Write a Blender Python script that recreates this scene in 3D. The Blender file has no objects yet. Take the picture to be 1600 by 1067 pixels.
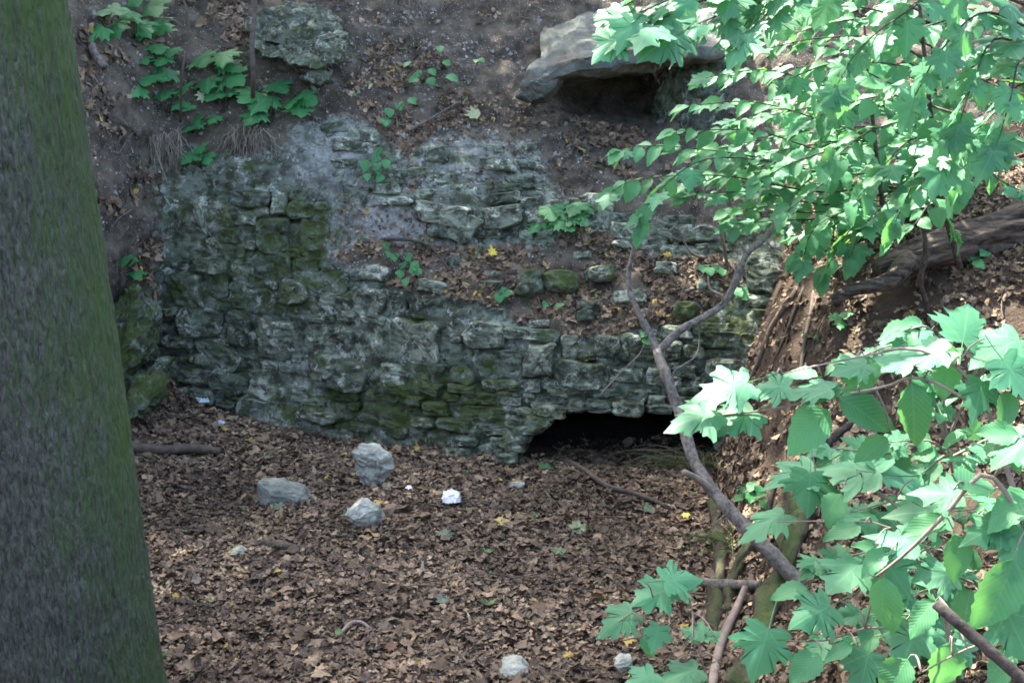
import bpy, math, random
import numpy as np
from mathutils import Vector, Matrix

random.seed(7)
RNG = np.random.default_rng(11)
sc = bpy.context.scene
col = sc.collection

# ------------------------------------------------------------------ camera
CAM = np.array([0.0, 0.0, 3.0]); PITCH = math.radians(15.0); FPX = 1900.0
cd = bpy.data.cameras.new('camera'); cam = bpy.data.objects.new('camera', cd); col.objects.link(cam)
cam.location = CAM; cam.rotation_euler = (math.radians(90) - PITCH, 0, 0)
cd.sensor_width = 36.0; cd.lens = 36.0 * FPX / 1600.0; cd.clip_end = 500; cd.clip_start = 0.05
sc.camera = cam

# ------------------------------------------------------------------ world, sun, exposure
SUN = np.array([-0.36, 0.42, 0.83]); SUN = SUN / np.linalg.norm(SUN)
w = bpy.data.worlds.new('World'); sc.world = w; w.use_nodes = True
wn = w.node_tree; wn.nodes.clear()
sky = wn.nodes.new('ShaderNodeTexSky'); sky.sky_type = 'NISHITA'; sky.sun_disc = False
sky.sun_elevation = math.asin(SUN[2]); sky.sun_rotation = math.atan2(SUN[0], SUN[1])
sky.air_density = 0.75; sky.dust_density = 4.0; sky.ozone_density = 0.4
bg = wn.nodes.new('ShaderNodeBackground'); bg.inputs['Strength'].default_value = 0.13
wo = wn.nodes.new('ShaderNodeOutputWorld')
wn.links.new(sky.outputs[0], bg.inputs[0]); wn.links.new(bg.outputs[0], wo.inputs[0])
ld = bpy.data.lights.new('sun', 'SUN'); ld.energy = 3.9; ld.angle = math.radians(0.6); ld.color = (1.0, 0.94, 0.84)
lo = bpy.data.objects.new('sun', ld); col.objects.link(lo)
lo.rotation_euler = Vector(-SUN).to_track_quat('-Z', 'Y').to_euler(); lo.location = (-8, 9, 20)
sc.view_settings.view_transform = 'Standard'; sc.view_settings.look = 'None'
sc.view_settings.exposure = 3.12; sc.view_settings.gamma = 1.0
sc.cycles.use_denoising = True; sc.cycles.filter_width = 1.7
sc.cycles.max_bounces = 6; sc.cycles.diffuse_bounces = 3; sc.cycles.glossy_bounces = 2
sc.cycles.transmission_bounces = 4; sc.cycles.transparent_max_bounces = 4
sc.cycles.caustics_reflective = False; sc.cycles.caustics_refractive = False
sc.cycles.sample_clamp_indirect = 6.0

# ------------------------------------------------------------------ maths helpers
CP, SP = math.cos(PITCH), math.sin(PITCH)
def at(px, py, Y):
    """a point Y metres in front of the camera seen in the photograph at (px, py)"""
    u = (np.asarray(px, float) - 800) / FPX; v = (533.5 - np.asarray(py, float)) / FPX
    t = np.asarray(Y, float) / (CP + v * SP)
    return np.stack(np.broadcast_arrays(t * u, t * (CP + v * SP), CAM[2] + t * (-SP + v * CP)), -1)
def size_at(n, Y): return n * Y / FPX * 1.04
def sstep(a, b, x):
    t = np.clip((np.asarray(x, float) - a) / (b - a), 0, 1); return t * t * (3 - 2 * t)
def _hash(ix, iy, iz, s):
    with np.errstate(over='ignore'):
        h = (ix.astype(np.uint32) * np.uint32(374761393) + iy.astype(np.uint32) * np.uint32(668265263)
             + iz.astype(np.uint32) * np.uint32(2147483647) + np.uint32((s * 974711) & 0xffffffff))
        h = (h ^ (h >> np.uint32(13))) * np.uint32(1274126177); h = h ^ (h >> np.uint32(16))
        h = h * np.uint32(2246822519); h = h ^ (h >> np.uint32(15))
    return h.astype(np.float64) / 4294967295.0 * 2 - 1
def vnoise(p, s=0):
    p = np.asarray(p, float); f0 = np.floor(p); f = p - f0; i = f0.astype(np.int64)
    u = f * f * f * (f * (f * 6 - 15) + 10); r = 0
    for dx in (0, 1):
        for dy in (0, 1):
            for dz in (0, 1):
                wgt = (u[..., 0] if dx else 1 - u[..., 0]) * (u[..., 1] if dy else 1 - u[..., 1]) * (u[..., 2] if dz else 1 - u[..., 2])
                r = r + wgt * _hash(i[..., 0] + dx, i[..., 1] + dy, i[..., 2] + dz, s)
    return r
def fbm(p, oct=4, s=0, gain=0.5):
    p = np.asarray(p, float); a = 1.0; r = 0; n = 0
    for k in range(oct):
        r = r + a * vnoise(p, s + k * 17); n += a; a *= gain; p = p * 2.03 + 3.7
    return r / n
def unit(a):
    a = np.asarray(a, float); return a / np.maximum(np.linalg.norm(a, axis=-1, keepdims=True), 1e-9)
def in_poly(px, py, poly):
    px = np.asarray(px, float); py = np.asarray(py, float); c = np.zeros(np.broadcast(px, py).shape, bool)
    n = len(poly)
    for i in range(n):
        x0, y0 = poly[i]; x1, y1 = poly[(i + 1) % n]
        if y0 == y1: continue
        k = ((y0 > py) != (y1 > py)) & (px < (x1 - x0) * (py - y0) / (y1 - y0) + x0)
        c ^= k
    return c

# ------------------------------------------------------------------ object helpers
def tag(o, label=None, cat=None, group=None, kind=None):
    for k, v in (('label', label), ('category', cat), ('group', group), ('kind', kind)):
        if v: o[k] = v
    return o
def mesh(name, V, F, smooth=True, colr=None, uv=None):
    """V (n,3); F list of arrays (m,3) / (m,4)"""
    me = bpy.data.meshes.new(name); V = np.asarray(V, np.float32)
    if not isinstance(F, list): F = [F]
    F = [np.asarray(f, np.int32) for f in F if len(f)]
    me.vertices.add(len(V)); me.vertices.foreach_set('co', V.ravel())
    loops = np.concatenate([f.ravel() for f in F]); tot = np.concatenate([np.full(len(f), f.shape[1], np.int32) for f in F])
    st = np.concatenate([[0], np.cumsum(tot)[:-1]]).astype(np.int32)
    me.loops.add(len(loops)); me.loops.foreach_set('vertex_index', loops)
    me.polygons.add(len(tot)); me.polygons.foreach_set('loop_start', st); me.polygons.foreach_set('loop_total', tot)
    me.update(calc_edges=True); me.validate()
    me.polygons.foreach_set('use_smooth', np.full(len(me.polygons), smooth))
    if colr is not None:
        c = np.ones((len(V), 4), np.float32); c[:, :3] = colr
        a = me.color_attributes.new('Col', 'FLOAT_COLOR', 'POINT'); a.data.foreach_set('color', c.ravel())
    if uv is not None:
        l = me.uv_layers.new(name='UVMap'); l.data.foreach_set('uv', np.asarray(uv, np.float32)[loops].ravel())
    return me
def obj(name, me, mat=None, parent=None, loc=None):
    o = bpy.data.objects.new(name, me); col.objects.link(o)
    if mat is not None and not me.materials: me.materials.append(mat)
    if parent is not None: o.parent = parent
    if loc is not None: o.location = loc
    return o
def empty(name, loc, label, cat, group=None):
    o = bpy.data.objects.new(name, None); col.objects.link(o); o.location = loc; o.empty_display_size = 0.1
    return tag(o, label, cat, group)
def grid_faces(nu, nv, wrap=False):
    i = np.arange(nu - 1)[:, None]; j = np.arange(nv if wrap else nv - 1)[None, :]; j2 = (j + 1) % nv
    return np.stack([i * nv + j + 0 * j, i * nv + j2, (i + 1) * nv + j2, (i + 1) * nv + j], -1).reshape(-1, 4)
def smooth_path(P, n):
    P = np.asarray(P, float); d = np.concatenate([[0], np.cumsum(np.linalg.norm(np.diff(P[:, :3], axis=0), axis=1))])
    t = np.linspace(0, d[-1], n); out = np.zeros((n, P.shape[1]))
    Q = np.vstack([2 * P[0] - P[1], P, 2 * P[-1] - P[-2]])
    for k, tt in enumerate(t):
        i = min(max(np.searchsorted(d, tt, 'right') - 1, 0), len(P) - 2); s = (tt - d[i]) / max(d[i + 1] - d[i], 1e-9)
        a, b, c, e = Q[i], Q[i + 1], Q[i + 2], Q[i + 3]
        out[k] = 0.5 * (2 * b + (c - a) * s + (2 * a - 5 * b + 4 * c - e) * s * s + (3 * b - a - 3 * c + e) * s ** 3)
    return out
def tube(P, R, ns=8, rough=0.0, seed=0, freq=30.0, cap=True, along=0.25):
    """rough tube along points P with radii R -> V, F"""
    P = np.asarray(P, float); R = np.asarray(R, float); n = len(P)
    T = unit(np.gradient(P, axis=0)); up = np.array([0.13, 0.21, 0.97]); up = up if abs(T[0] @ up) < 0.9 else np.array([1.0, 0.1, 0])
    A = np.zeros((n, 3)); A[0] = unit(np.cross(T[0], up))
    for k in range(1, n): A[k] = unit(A[k - 1] - T[k] * (A[k - 1] @ T[k]))
    B = np.cross(T, A); th = np.arange(ns) * 2 * math.pi / ns
    dirs = A[:, None] * np.cos(th)[None, :, None] + B[:, None] * np.sin(th)[None, :, None]
    L = np.concatenate([[0], np.cumsum(np.linalg.norm(np.diff(P, axis=0), axis=1))])
    r = R[:, None] * np.ones(ns)
    if rough:
        q = np.stack([np.cos(th)[None] * R.mean() * freq * np.ones((n, 1)), np.sin(th)[None] * R.mean() * freq * np.ones((n, 1)), (L * freq * along)[:, None] * np.ones(ns)], -1)
        r = r * (1 + rough * fbm(q, 3, seed))
    V = (P[:, None] + dirs * r[..., None]).reshape(-1, 3); F = [grid_faces(n, ns, True)]
    if cap:
        V = np.vstack([V, P[0], P[-1]]); j = np.arange(ns); j2 = (j + 1) % ns
        F.append(np.stack([j2, j, np.full(ns, n * ns)], -1)); F.append(np.stack([(n - 1) * ns + j, (n - 1) * ns + j2, np.full(ns, n * ns + 1)], -1))
    return V, F
def merge(parts):
    Vs, F3, F4, o = [], [], [], 0
    for V, F in parts:
        Vs.append(V)
        for f in (F if isinstance(F, list) else [F]):
            f = np.asarray(f)
            if len(f): (F3 if f.shape[1] == 3 else F4).append(f + o)
        o += len(V)
    out = []
    if F3: out.append(np.concatenate(F3))
    if F4: out.append(np.concatenate(F4))
    return np.concatenate(Vs), out

# ------------------------------------------------------------------ materials
class NT:
    def __init__(s, name):
        s.m = bpy.data.materials.new(name); s.m.use_nodes = True; s.t = s.m.node_tree; s.t.nodes.clear()
        s.out = s.n('OutputMaterial'); s.bsdf = s.n('BsdfPrincipled'); s.l(s.bsdf.outputs[0], s.out.inputs[0])
        s.pos = s.n('NewGeometry').outputs['Position']
    def n(s, k, **kw):
        x = s.t.nodes.new('ShaderNode' + k)
        for a, b in kw.items(): setattr(x, a, b)
        return x
    def l(s, a, b): s.t.links.new(a, b)
    def put(s, v, i):
        if isinstance(v, (int, float)): i.default_value = v
        elif isinstance(v, (tuple, list)): i.default_value = (*v, 1.0) if len(v) == 3 and len(i.default_value) == 4 else v
        else: s.l(v, i)
    def noise(s, scale, detail=4, rough=0.55, vec=None, dist=0.0, col=False):
        x = s.n('TexNoise'); x.inputs['Scale'].default_value = scale; x.inputs['Detail'].default_value = detail
        x.inputs['Roughness'].default_value = rough; x.inputs['Distortion'].default_value = dist
        s.l(vec if vec is not None else s.pos, x.inputs['Vector']); return x.outputs['Color' if col else 'Fac']
    def vor(s, scale, feature='F1', vec=None, out='Distance'):
        x = s.n('TexVoronoi'); x.feature = feature; x.inputs['Scale'].default_value = scale
        s.l(vec if vec is not None else s.pos, x.inputs['Vector']); return x.outputs[out]
    def ramp(s, fac, stops):
        x = s.n('ValToRGB'); e = x.color_ramp.elements
        while len(e) < len(stops): e.new(0.5)
        for k, (p, c) in enumerate(stops):
            e[k].position = p; e[k].color = (c, c, c, 1) if isinstance(c, (int, float)) else (*c, 1)
        s.l(fac, x.inputs[0]); return x.outputs[0]
    def mix(s, f, a, b, mode='MIX'):
        x = s.n('Mix'); x.data_type = 'RGBA'; x.blend_type = mode
        s.put(f, x.inputs[0]); s.put(a, x.inputs[6]); s.put(b, x.inputs[7]); return x.outputs[2]
    def math(s, op, a, b=0.0, c=None):
        x = s.n('Math'); x.operation = op; s.put(a, x.inputs[0]); s.put(b, x.inputs[1])
        if c is not None: s.put(c, x.inputs[2])
        return x.outputs[0]
    def sep(s, v):
        x = s.n('SeparateXYZ'); s.l(v, x.inputs[0]); return x.outputs
    def map(s, v, scale):
        x = s.n('Mapping'); x.inputs['Scale'].default_value = scale; s.l(v, x.inputs[0]); return x.outputs[0]
    def attr(s, nm='Col'):
        x = s.n('Attribute'); x.attribute_name = nm; return x.outputs['Color']
    def bump(s, h, strength=0.5, dist=0.02):
        x = s.n('Bump'); x.inputs['Strength'].default_value = strength; x.inputs['Distance'].default_value = dist
        s.l(h, x.inputs['Height']); s.l(x.outputs[0], s.bsdf.inputs['Normal']); return x.outputs[0]
    def fin(s, c, rough=0.85, spec=0.25):
        s.put(c, s.bsdf.inputs['Base Color']); s.put(rough, s.bsdf.inputs['Roughness']); s.bsdf.inputs['Specular IOR Level'].default_value = spec
        return s.m

def rock_colour(t, tint_rand=True, pale=0.0):
    a = t.noise(2.6, 5, 0.6); b = t.noise(11, 6, 0.68); c = t.noise(48, 4, 0.75); d = t.noise(9.0, 5, 0.7, dist=0.6); strat = t.noise(5.0, 5, 0.65, t.map(t.pos, (1, 1, 4.5)))
    base = t.mix(t.ramp(a, [(0.34, 0.0), (0.66, 1.0)]), (0.090, 0.110, 0.080), (0.250, 0.290, 0.230))
    base = t.mix(t.ramp(strat, [(0.40, 0.70), (0.52, 0.0)]), base, (0.045, 0.050, 0.036))
    base = t.mix(t.ramp(b, [(0.42, 0.85), (0.51, 0.0)]), base, (0.040, 0.039, 0.029))
    li = t.ramp(t.math('ADD', t.math('MULTIPLY', d, 0.75), t.math('MULTIPLY', c, 0.35)), [(0.585, 0.0), (0.66, 1.0)])
    base = t.mix(t.math('MULTIPLY', li, 0.85), base, (0.44, 0.47, 0.40))
    if tint_rand:
        r = t.n('ObjectInfo').outputs['Random']
        base = t.mix(1.0, base, t.ramp(r, [(0.0, (0.60, 0.62, 0.60)), (0.4, (0.95, 0.97, 0.93)), (0.75, (1.15, 1.12, 1.06)), (1.0, (1.55, 1.52, 1.46))]), 'MULTIPLY')
    return base, b, c
def moss_over(t, base, amount, fine):
    m = t.noise(7.5, 6, 0.7, dist=0.5); nz = t.sep(t.n('NewGeometry').outputs['Normal'])[2]
    f = t.math('ADD', m, t.math('MULTIPLY', nz, 0.09)); f = t.math('ADD', f, amount); f = t.math('ADD', f, t.math('MULTIPLY', t.math('SUBTRACT', fine, 0.5), 0.22))
    f = t.ramp(f, [(0.58, 0.0), (0.74, 1.0)])
    mc = t.mix(fine, (0.020, 0.034, 0.007), (0.075, 0.105, 0.020))
    return t.mix(t.math('MULTIPLY', f, 0.85), base, mc), f

def m_stone():
    t = NT('mossy_stone'); base, b, c = rock_colour(t)
    at_ = t.sep(t.attr('moss'))      # per-stone moss cover
    cc, f = moss_over(t, base, t.math('MULTIPLY', at_[0], 0.30), c)
    h = t.math('ADD', t.math('MULTIPLY', b, 0.8), t.math('MULTIPLY', c, 0.45)); t.bump(h, 0.9, 0.020)
    return t.fin(cc, 0.9, 0.2)
def m_loose_stone(name='pale_stone', lo=(0.20, 0.215, 0.18), hi=(0.50, 0.53, 0.455)):
    t = NT(name); a = t.noise(7, 5, 0.65); c = t.noise(45, 5, 0.7)
    cc = t.mix(t.ramp(a, [(0.35, 0.0), (0.65, 1.0)]), lo, hi); cc = t.mix(t.ramp(c, [(0.3, 0.45), (0.55, 0.0)]), cc, (0.10, 0.10, 0.085))
    g = t.ramp(t.noise(4, 3), [(0.55, 0.0), (0.66, 0.5)]); cc = t.mix(g, cc, (0.13, 0.155, 0.11))
    t.bump(t.math('ADD', a, t.math('MULTIPLY', c, 0.5)), 0.8, 0.02); return t.fin(cc, 0.85, 0.25)
def m_slab():
    t = NT('rusty_grey_slab'); a = t.noise(5, 6, 0.65); st = t.noise(3.2, 5, 0.6, t.map(t.pos, (1, 1, 5))); c = t.noise(45, 5, 0.7)
    cc = t.mix(t.ramp(a, [(0.35, 0.0), (0.65, 1.0)]), (0.070, 0.082, 0.070), (0.165, 0.185, 0.158)); cc = t.mix(t.ramp(st, [(0.52, 0.0), (0.62, 0.55)]), cc, (0.17, 0.125, 0.09))
    cc = t.mix(t.ramp(c, [(0.35, 0.6), (0.5, 0.0)]), cc, (0.09, 0.085, 0.075)); t.bump(t.math('ADD', a, t.math('MULTIPLY', c, 0.6)), 1.0, 0.03); return t.fin(cc, 0.9, 0.2)
def m_hill():
    t = NT('hillside_earth_and_rock'); w_ = t.sep(t.attr())
    base, b, c = rock_colour(t, False)
    pale = t.mix(t.ramp(c, [(0.35, 0.0), (0.6, 1.0)]), (0.24, 0.245, 0.225), (0.46, 0.47, 0.43))
    pale = t.mix(t.ramp(b, [(0.4, 0.7), (0.6, 0.0)]), pale, (0.14, 0.15, 0.14))
    base = t.mix(w_[2], base, pale)
    e1 = t.mix(t.ramp(t.noise(6, 5, 0.65), [(0.35, 0.0), (0.65, 1.0)]), (0.040, 0.034, 0.026), (0.150, 0.128, 0.096))
    fl = t.vor(62); sp = t.ramp(fl, [(0.17, 1.0), (0.26, 0.0)]); pick = t.ramp(t.noise(26, 3), [(0.50, 0.0), (0.58, 1.0)])
    e1 = t.mix(t.math('MULTIPLY', sp, pick), e1, (0.42, 0.42, 0.39))
    edge = t.math('ADD', w_[0], t.math('MULTIPLY', t.math('SUBTRACT', t.noise(5, 6, 0.75), 0.5), 1.7))
    cc = t.mix(t.ramp(edge, [(0.42, 0.0), (0.58, 1.0)]), e1, base)
    cc, f = moss_over(t, cc, t.math('MULTIPLY', t.math('SUBTRACT', w_[1], 0.25), 0.26), c)
    t.bump(t.math('ADD', t.math('MULTIPLY', b, 0.9), t.math('MULTIPLY', c, 0.5)), 1.0, 0.03)
    return t.fin(cc, 0.93, 0.15)
def m_soil():
    t = NT('dark_leafy_soil'); a = t.noise(9, 5, 0.65); c = t.noise(60, 4, 0.7)
    cc = t.mix(a, (0.036, 0.027, 0.020), (0.115, 0.085, 0.062)); cc = t.mix(t.ramp(c, [(0.55, 0.0), (0.7, 0.6)]), cc, (0.16, 0.12, 0.085))
    t.bump(t.math('ADD', a, c), 1.0, 0.03); return t.fin(cc, 0.95, 0.1)
def m_vcol(name, rough=0.75, spec=0.25, trans=0.0, var=0.35):
    t = NT(name); c = t.attr(); n = t.noise(55, 3, 0.6)
    c = t.mix(t.ramp(n, [(0.3, var), (0.6, 0.0)]), c, t.mix(1.0, c, (0.35, 0.32, 0.3), 'MULTIPLY'))
    t.fin(c, rough, spec)
    if trans:
        tr = t.n('BsdfTranslucent'); t.l(c, tr.inputs[0]); mx = t.n('MixShader'); mx.inputs[0].default_value = trans
        t.l(t.bsdf.outputs[0], mx.inputs[1]); t.l(tr.outputs[0], mx.inputs[2]); t.l(mx.outputs[0], t.out.inputs[0])
    return t.m
def m_leaf(name, lo, hi, kind, trans=0.35, rough=0.52, spec=0.32, tcol=(0.15, 0.42, 0.09)):
    t = NT(name); r = t.n('ObjectInfo').outputs['Random']
    uv = t.n('UVMap').outputs[0]; x, y, _ = t.sep(uv)
    c = t.mix(r, lo, hi)
    if kind == 'pinnate':
        ax = t.math('ABSOLUTE', x); ph = t.math('MULTIPLY', t.math('SUBTRACT', y, t.math('MULTIPLY', ax, 1.15)), 11.0)
        pp = t.math('PINGPONG', ph, 0.5); side = t.ramp(pp, [(0.0, 1.0), (0.13, 0.0)])
        mid = t.ramp(t.math('MULTIPLY', ax, 8.0), [(0.0, 1.0), (0.14, 0.0)]); v = t.math('MAXIMUM', side, mid); hb = pp
    else:
        ang = t.math('ARCTAN2', x, t.math('ADD', y, 0.0)); rr = t.math('SQRT', t.math('ADD', t.math('MULTIPLY', x, x), t.math('MULTIPLY', y, y)))
        pp = t.math('PINGPONG', ang, 0.44); v = t.ramp(t.math('MULTIPLY', pp, rr), [(0.004, 1.0), (0.018, 0.0)]); hb = t.math('MULTIPLY', pp, rr)
    n = t.noise(26, 3, 0.6); c = t.mix(t.ramp(n, [(0.35, 0.22), (0.6, 0.0)]), c, t.mix(1.0, c, (0.55, 0.6, 0.5), 'MULTIPLY'))
    c = t.mix(t.math('MULTIPLY', v, 0.34), c, (0.22, 0.40, 0.20))
    sp_ = t.ramp(t.noise(75, 2, 0.5), [(0.68, 0.0), (0.74, 0.75)]); c = t.mix(sp_, c, (0.11, 0.085, 0.035))
    b = t.n('Bump'); b.inputs['Strength'].default_value = 0.14; b.inputs['Distance'].default_value = 0.012
    t.l(hb, b.inputs['Height']); t.l(b.outputs[0], t.bsdf.inputs['Normal'])
    t.fin(c, rough, spec)
    tr = t.n('BsdfTranslucent'); t.l(t.mix(r, tcol, tuple(k * 1.25 for k in tcol)), tr.inputs[0])
    mx = t.n('MixShader'); mx.inputs[0].default_value = trans
    t.l(t.bsdf.outputs[0], mx.inputs[1]); t.l(tr.outputs[0], mx.inputs[2]); t.l(mx.outputs[0], t.out.inputs[0])
    return t.m
def m_bark(name, lo, hi, moss=0.0, vert=(9, 9, 1.6), mossdir=None):
    t = NT(name); tc = t.n('TexCoord').outputs['Object']; v = t.map(tc, vert)
    a = t.noise(3.2, 6, 0.68, v, 0.6); b = t.noise(2.0, 4, 0.6, tc); f = t.noise(40, 4, 0.7, t.map(tc, (1, 1, 0.4)))
    c = t.mix(t.ramp(a, [(0.36, 0.0), (0.64, 1.0)]), lo, hi); c = t.mix(t.ramp(b, [(0.3, 0.4), (0.6, 0.0)]), c, lo)
    c = t.mix(t.ramp(f, [(0.6, 0.0), (0.75, 0.45)]), c, tuple(min(1, k * 1.7) for k in hi))
    if moss:
        nrm = t.sep(t.n('NewGeometry').outputs['Normal'])
        k = t.math('ADD', t.math('MULTIPLY', nrm[0], mossdir[0]), t.math('ADD', t.math('MULTIPLY', nrm[1], mossdir[1]), t.math('MULTIPLY', nrm[2], mossdir[2])))
        k = t.math('ADD', k, t.math('MULTIPLY', t.math('SUBTRACT', t.noise(3.5, 5, 0.7, t.map(tc, (1, 1, 0.6))), 0.5), 1.5)); k = t.math('ADD', k, moss)
        mc = t.mix(f, (0.024, 0.052, 0.010), (0.085, 0.150, 0.030))
        c = t.mix(t.ramp(k, [(0.35, 0.0), (1.0, 0.9)]), c, mc)
    t.bump(t.math('ADD', a, t.math('MULTIPLY', f, 0.35)), 0.9, 0.02); return t.fin(c, 0.9, 0.2)
def m_plain(name, c, var=0.5, rough=0.8, scale=20, spec=0.25):
    t = NT(name); n = t.noise(scale, 4, 0.65)
    cc = t.mix(t.ramp(n, [(0.3, 0.0), (0.7, 1.0)]), tuple(k * (1 - var) for k in c), tuple(min(1, k * (1 + var * 0.5)) for k in c))
    t.bump(n, 0.5, 0.01); return t.fin(cc, rough, spec)

M = dict(
    slab=m_slab(),
    stone=m_stone(), pale=m_loose_stone(), ledge=m_loose_stone('grey_ledge_rock', (0.13, 0.14, 0.115), (0.30, 0.32, 0.27)), hill=m_hill(), soil=m_soil(),
    litter=m_vcol('dead_leaf_litter', 0.7, 0.3, 0.0), gravel=m_vcol('pale_gravel', 0.85, 0.2), blade=m_vcol('dry_strands', 0.8, 0.2, 0.0, 0.2),
    maple=m_leaf('maple_leaf', (0.034, 0.150, 0.066), (0.082, 0.285, 0.146), 'palmate', 0.30),
    ovate=m_leaf('hazel_leaf', (0.036, 0.155, 0.060), (0.092, 0.300, 0.136), 'pinnate', 0.34),
    herb=m_leaf('seedling_leaf', (0.035, 0.165, 0.060), (0.060, 0.245, 0.080), 'palmate', 0.25),
    canopy=m_vcol('canopy_leaf', 0.5, 0.4, 0.3),
    trunk=m_bark('grey_mossy_bark', (0.030, 0.033, 0.024), (0.138, 0.148, 0.122), -0.22, (26, 26, 9.0), (1.0, -0.05, 0.0)),
    log=m_bark('furrowed_log_bark', (0.012, 0.010, 0.008), (0.15, 0.122, 0.095), 0, (1.6, 9, 9)),
    twig=m_plain('grey_twig_bark', (0.16, 0.145, 0.125), 0.75, 0.85, 38), shoot=m_plain('pale_shoot', (0.26, 0.21, 0.17), 0.35),
    darktwig=m_plain('dark_twig_bark', (0.075, 0.062, 0.05), 0.75, 0.85, 40), root=m_plain('brown_root', (0.105, 0.085, 0.065), 0.5),
    mossroot=m_bark('mossy_root_bark', (0.035, 0.03, 0.022), (0.10, 0.085, 0.06), -0.22, (8, 8, 3), (-0.25, -0.35, 0.75)),
    cave=m_plain('tunnel_shade_dark', (0.032, 0.028, 0.024), 0.6, 0.95, 12, 0.1), tissue=m_plain('white_paper', (0.78, 0.80, 0.82), 0.12, 0.8, 40),  # tunnel colour kept near black to stand for shade
    plastic=m_plain('pale_blue_plastic', (0.55, 0.66, 0.74), 0.12, 0.5, 40))

# ================================================================== LARGE STRUCTURE
# ------------------------------------------------------------------ ground of the hollow
def bank_foot(y): return 0.76 + (np.clip(y, 1.0, 9.0) - 4.0) * 0.165
def ground_base(x, y):
    x = np.asarray(x, float); y = np.asarray(y, float)
    g = 0.34 * np.exp(-((x + 2.95) / 0.62) ** 2 - ((y - 9.05) / 1.1) ** 2)
    g = g - 0.07 * np.exp(-((x - 0.9) / 0.7) ** 2 - ((y - 8.3) / 0.9) ** 2)
    g = g + 1.45 * sstep(4.3, 0.0, y)
    d = np.maximum(x - bank_foot(y), 0); H1 = 0.40 + 1.15 * sstep(5.2, 7.6, y); wv = 0.62 - 0.30 * sstep(5.2, 7.6, y)
    g = g + H1 * (1 - np.exp(-(d / wv) ** 1.25)) + 0.30 * np.minimum(d, 6)
    g = g + 0.75 * np.clip(-x - 2.7, 0, 4) * sstep(9.5, 6.5, y)
    g = g + 0.10 * np.clip(-x - 1.6, 0, 1.2) * sstep(9.5, 5, y)
    return g
def ground_z(x, y):
    x = np.asarray(x, float); y = np.asarray(y, float); p = np.stack(np.broadcast_arrays(x, y, 0 * x), -1)
    near = sstep(14, 8, np.abs(x)) * sstep(-6, 0, y)
    return ground_base(x, y) + near * (0.055 * fbm(p * 1.7, 3, 3) + 0.022 * fbm(p * 8, 3, 5)) 
def ground_n(x, y):
    e = 0.06; dx = (ground_base(x + e, y) - ground_base(x - e, y)) / (2 * e); dy = (ground_base(x, y + e) - ground_base(x, y - e)) / (2 * e)
    return unit(np.stack([-dx, -dy, np.ones_like(dx)], -1))
gx = np.concatenate([np.linspace(-60, -6, 20)[:-1], np.linspace(-6, 6, 330), np.linspace(6, 60, 20)[1:]])
gy = np.concatenate([np.linspace(-60, 0, 20)[:-1], np.linspace(0, 10, 280), np.linspace(10, 60, 14)[1:]])
GX, GY = np.meshgrid(gx, gy, indexing='ij')
GV = np.stack([GX, GY, ground_z(GX, GY)], -1).reshape(-1, 3)
tag(obj('ground', mesh('ground', GV, grid_faces(len(gx), len(gy))), M['soil']), kind='structure')

# ------------------------------------------------------------------ hillside with the wall face
ROWS = [-250, 0, 100, 200, 260, 320, 380, 450, 520, 600, 680, 760]
TAB = {-500: [9.2, 7.2, 6.8, 6.5, 6.35, 6.2, 6.1, 6.0, 5.9, 5.8, 5.7, 5.6],
       0: [10.4, 8.5, 8.1, 7.8, 7.65, 7.5, 7.4, 7.3, 7.2, 7.1, 7.0, 6.9],
       150: [11.2, 9.5, 9.0, 8.7, 8.5, 8.4, 8.3, 8.25, 8.2, 8.15, 8.1, 8.0],
       225: [11.9, 10.1, 9.6, 9.3, 9.1, 9.0, 8.95, 8.9, 8.85, 8.75, 8.65, 8.55],
       262: [12.0, 10.3, 9.8, 9.5, 9.35, 9.25, 9.2, 9.15, 9.1, 9.0, 8.9, 8.8],
       400: [12.2, 10.4, 9.9, 9.55, 9.35, 9.15, 9.10, 9.05, 8.97, 8.85, 8.65, 8.5],
       560: [12.3, 10.5, 10.0, 9.6, 9.4, 9.2, 9.05, 8.8, 8.65, 8.52, 8.4, 8.3],
       700: [12.5, 10.6, 10.1, 9.62, 9.35, 9.15, 9.0, 8.55, 8.33, 8.22, 8.12, 8.02],
       850: [12.5, 10.7, 10.2, 9.7, 9.4, 9.15, 8.95, 8.6, 8.25, 8.1, 8.0, 7.9],
       1000: [12.6, 10.8, 10.3, 9.9, 9.5, 9.2, 9.0, 8.65, 8.25, 8.1, 8.0, 7.9],
       1150: [12.6, 10.8, 10.3, 9.9, 9.5, 9.2, 8.9, 8.5, 8.2, 8.05, 7.95, 7.85],
       1250: [12.5, 10.7, 10.2, 9.8, 9.4, 9.1, 8.75, 8.35, 8.15, 8.0, 7.9, 7.8],
       1600: [12.4, 10.3, 9.7, 9.2, 8.9, 8.6, 8.4, 8.2, 8.1, 8.0, 7.9, 7.8],
       2300: [11.6, 9.6, 9.0, 8.6, 8.3, 8.1, 7.9, 7.8, 7.7, 7.6, 7.5, 7.4]}
HS = 5.0
hpx = np.arange(-500, 2301, HS); hpy = np.arange(-250, 761, HS)
_c = sorted(TAB); _t = np.array([TAB[k] for k in _c])
_r = np.array([np.interp(hpy, ROWS, _t[k]) for k in range(len(_c))])
HYs = np.array([np.interp(hpx, _c, _r[:, j]) for j in range(len(hpy))]).T
def blur(A, r, ax):
    k = np.hanning(2 * r + 3)[1:-1]; k /= k.sum(); B = np.pad(A, [(r, r) if a == ax else (0, 0) for a in (0, 1)], 'edge')
    return np.apply_along_axis(lambda v: np.convolve(v, k, 'valid'), ax, B)
HYs = blur(blur(HYs, 5, 0), 3, 1)
PX, PY = np.meshgrid(hpx, hpy, indexing='ij')
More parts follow.
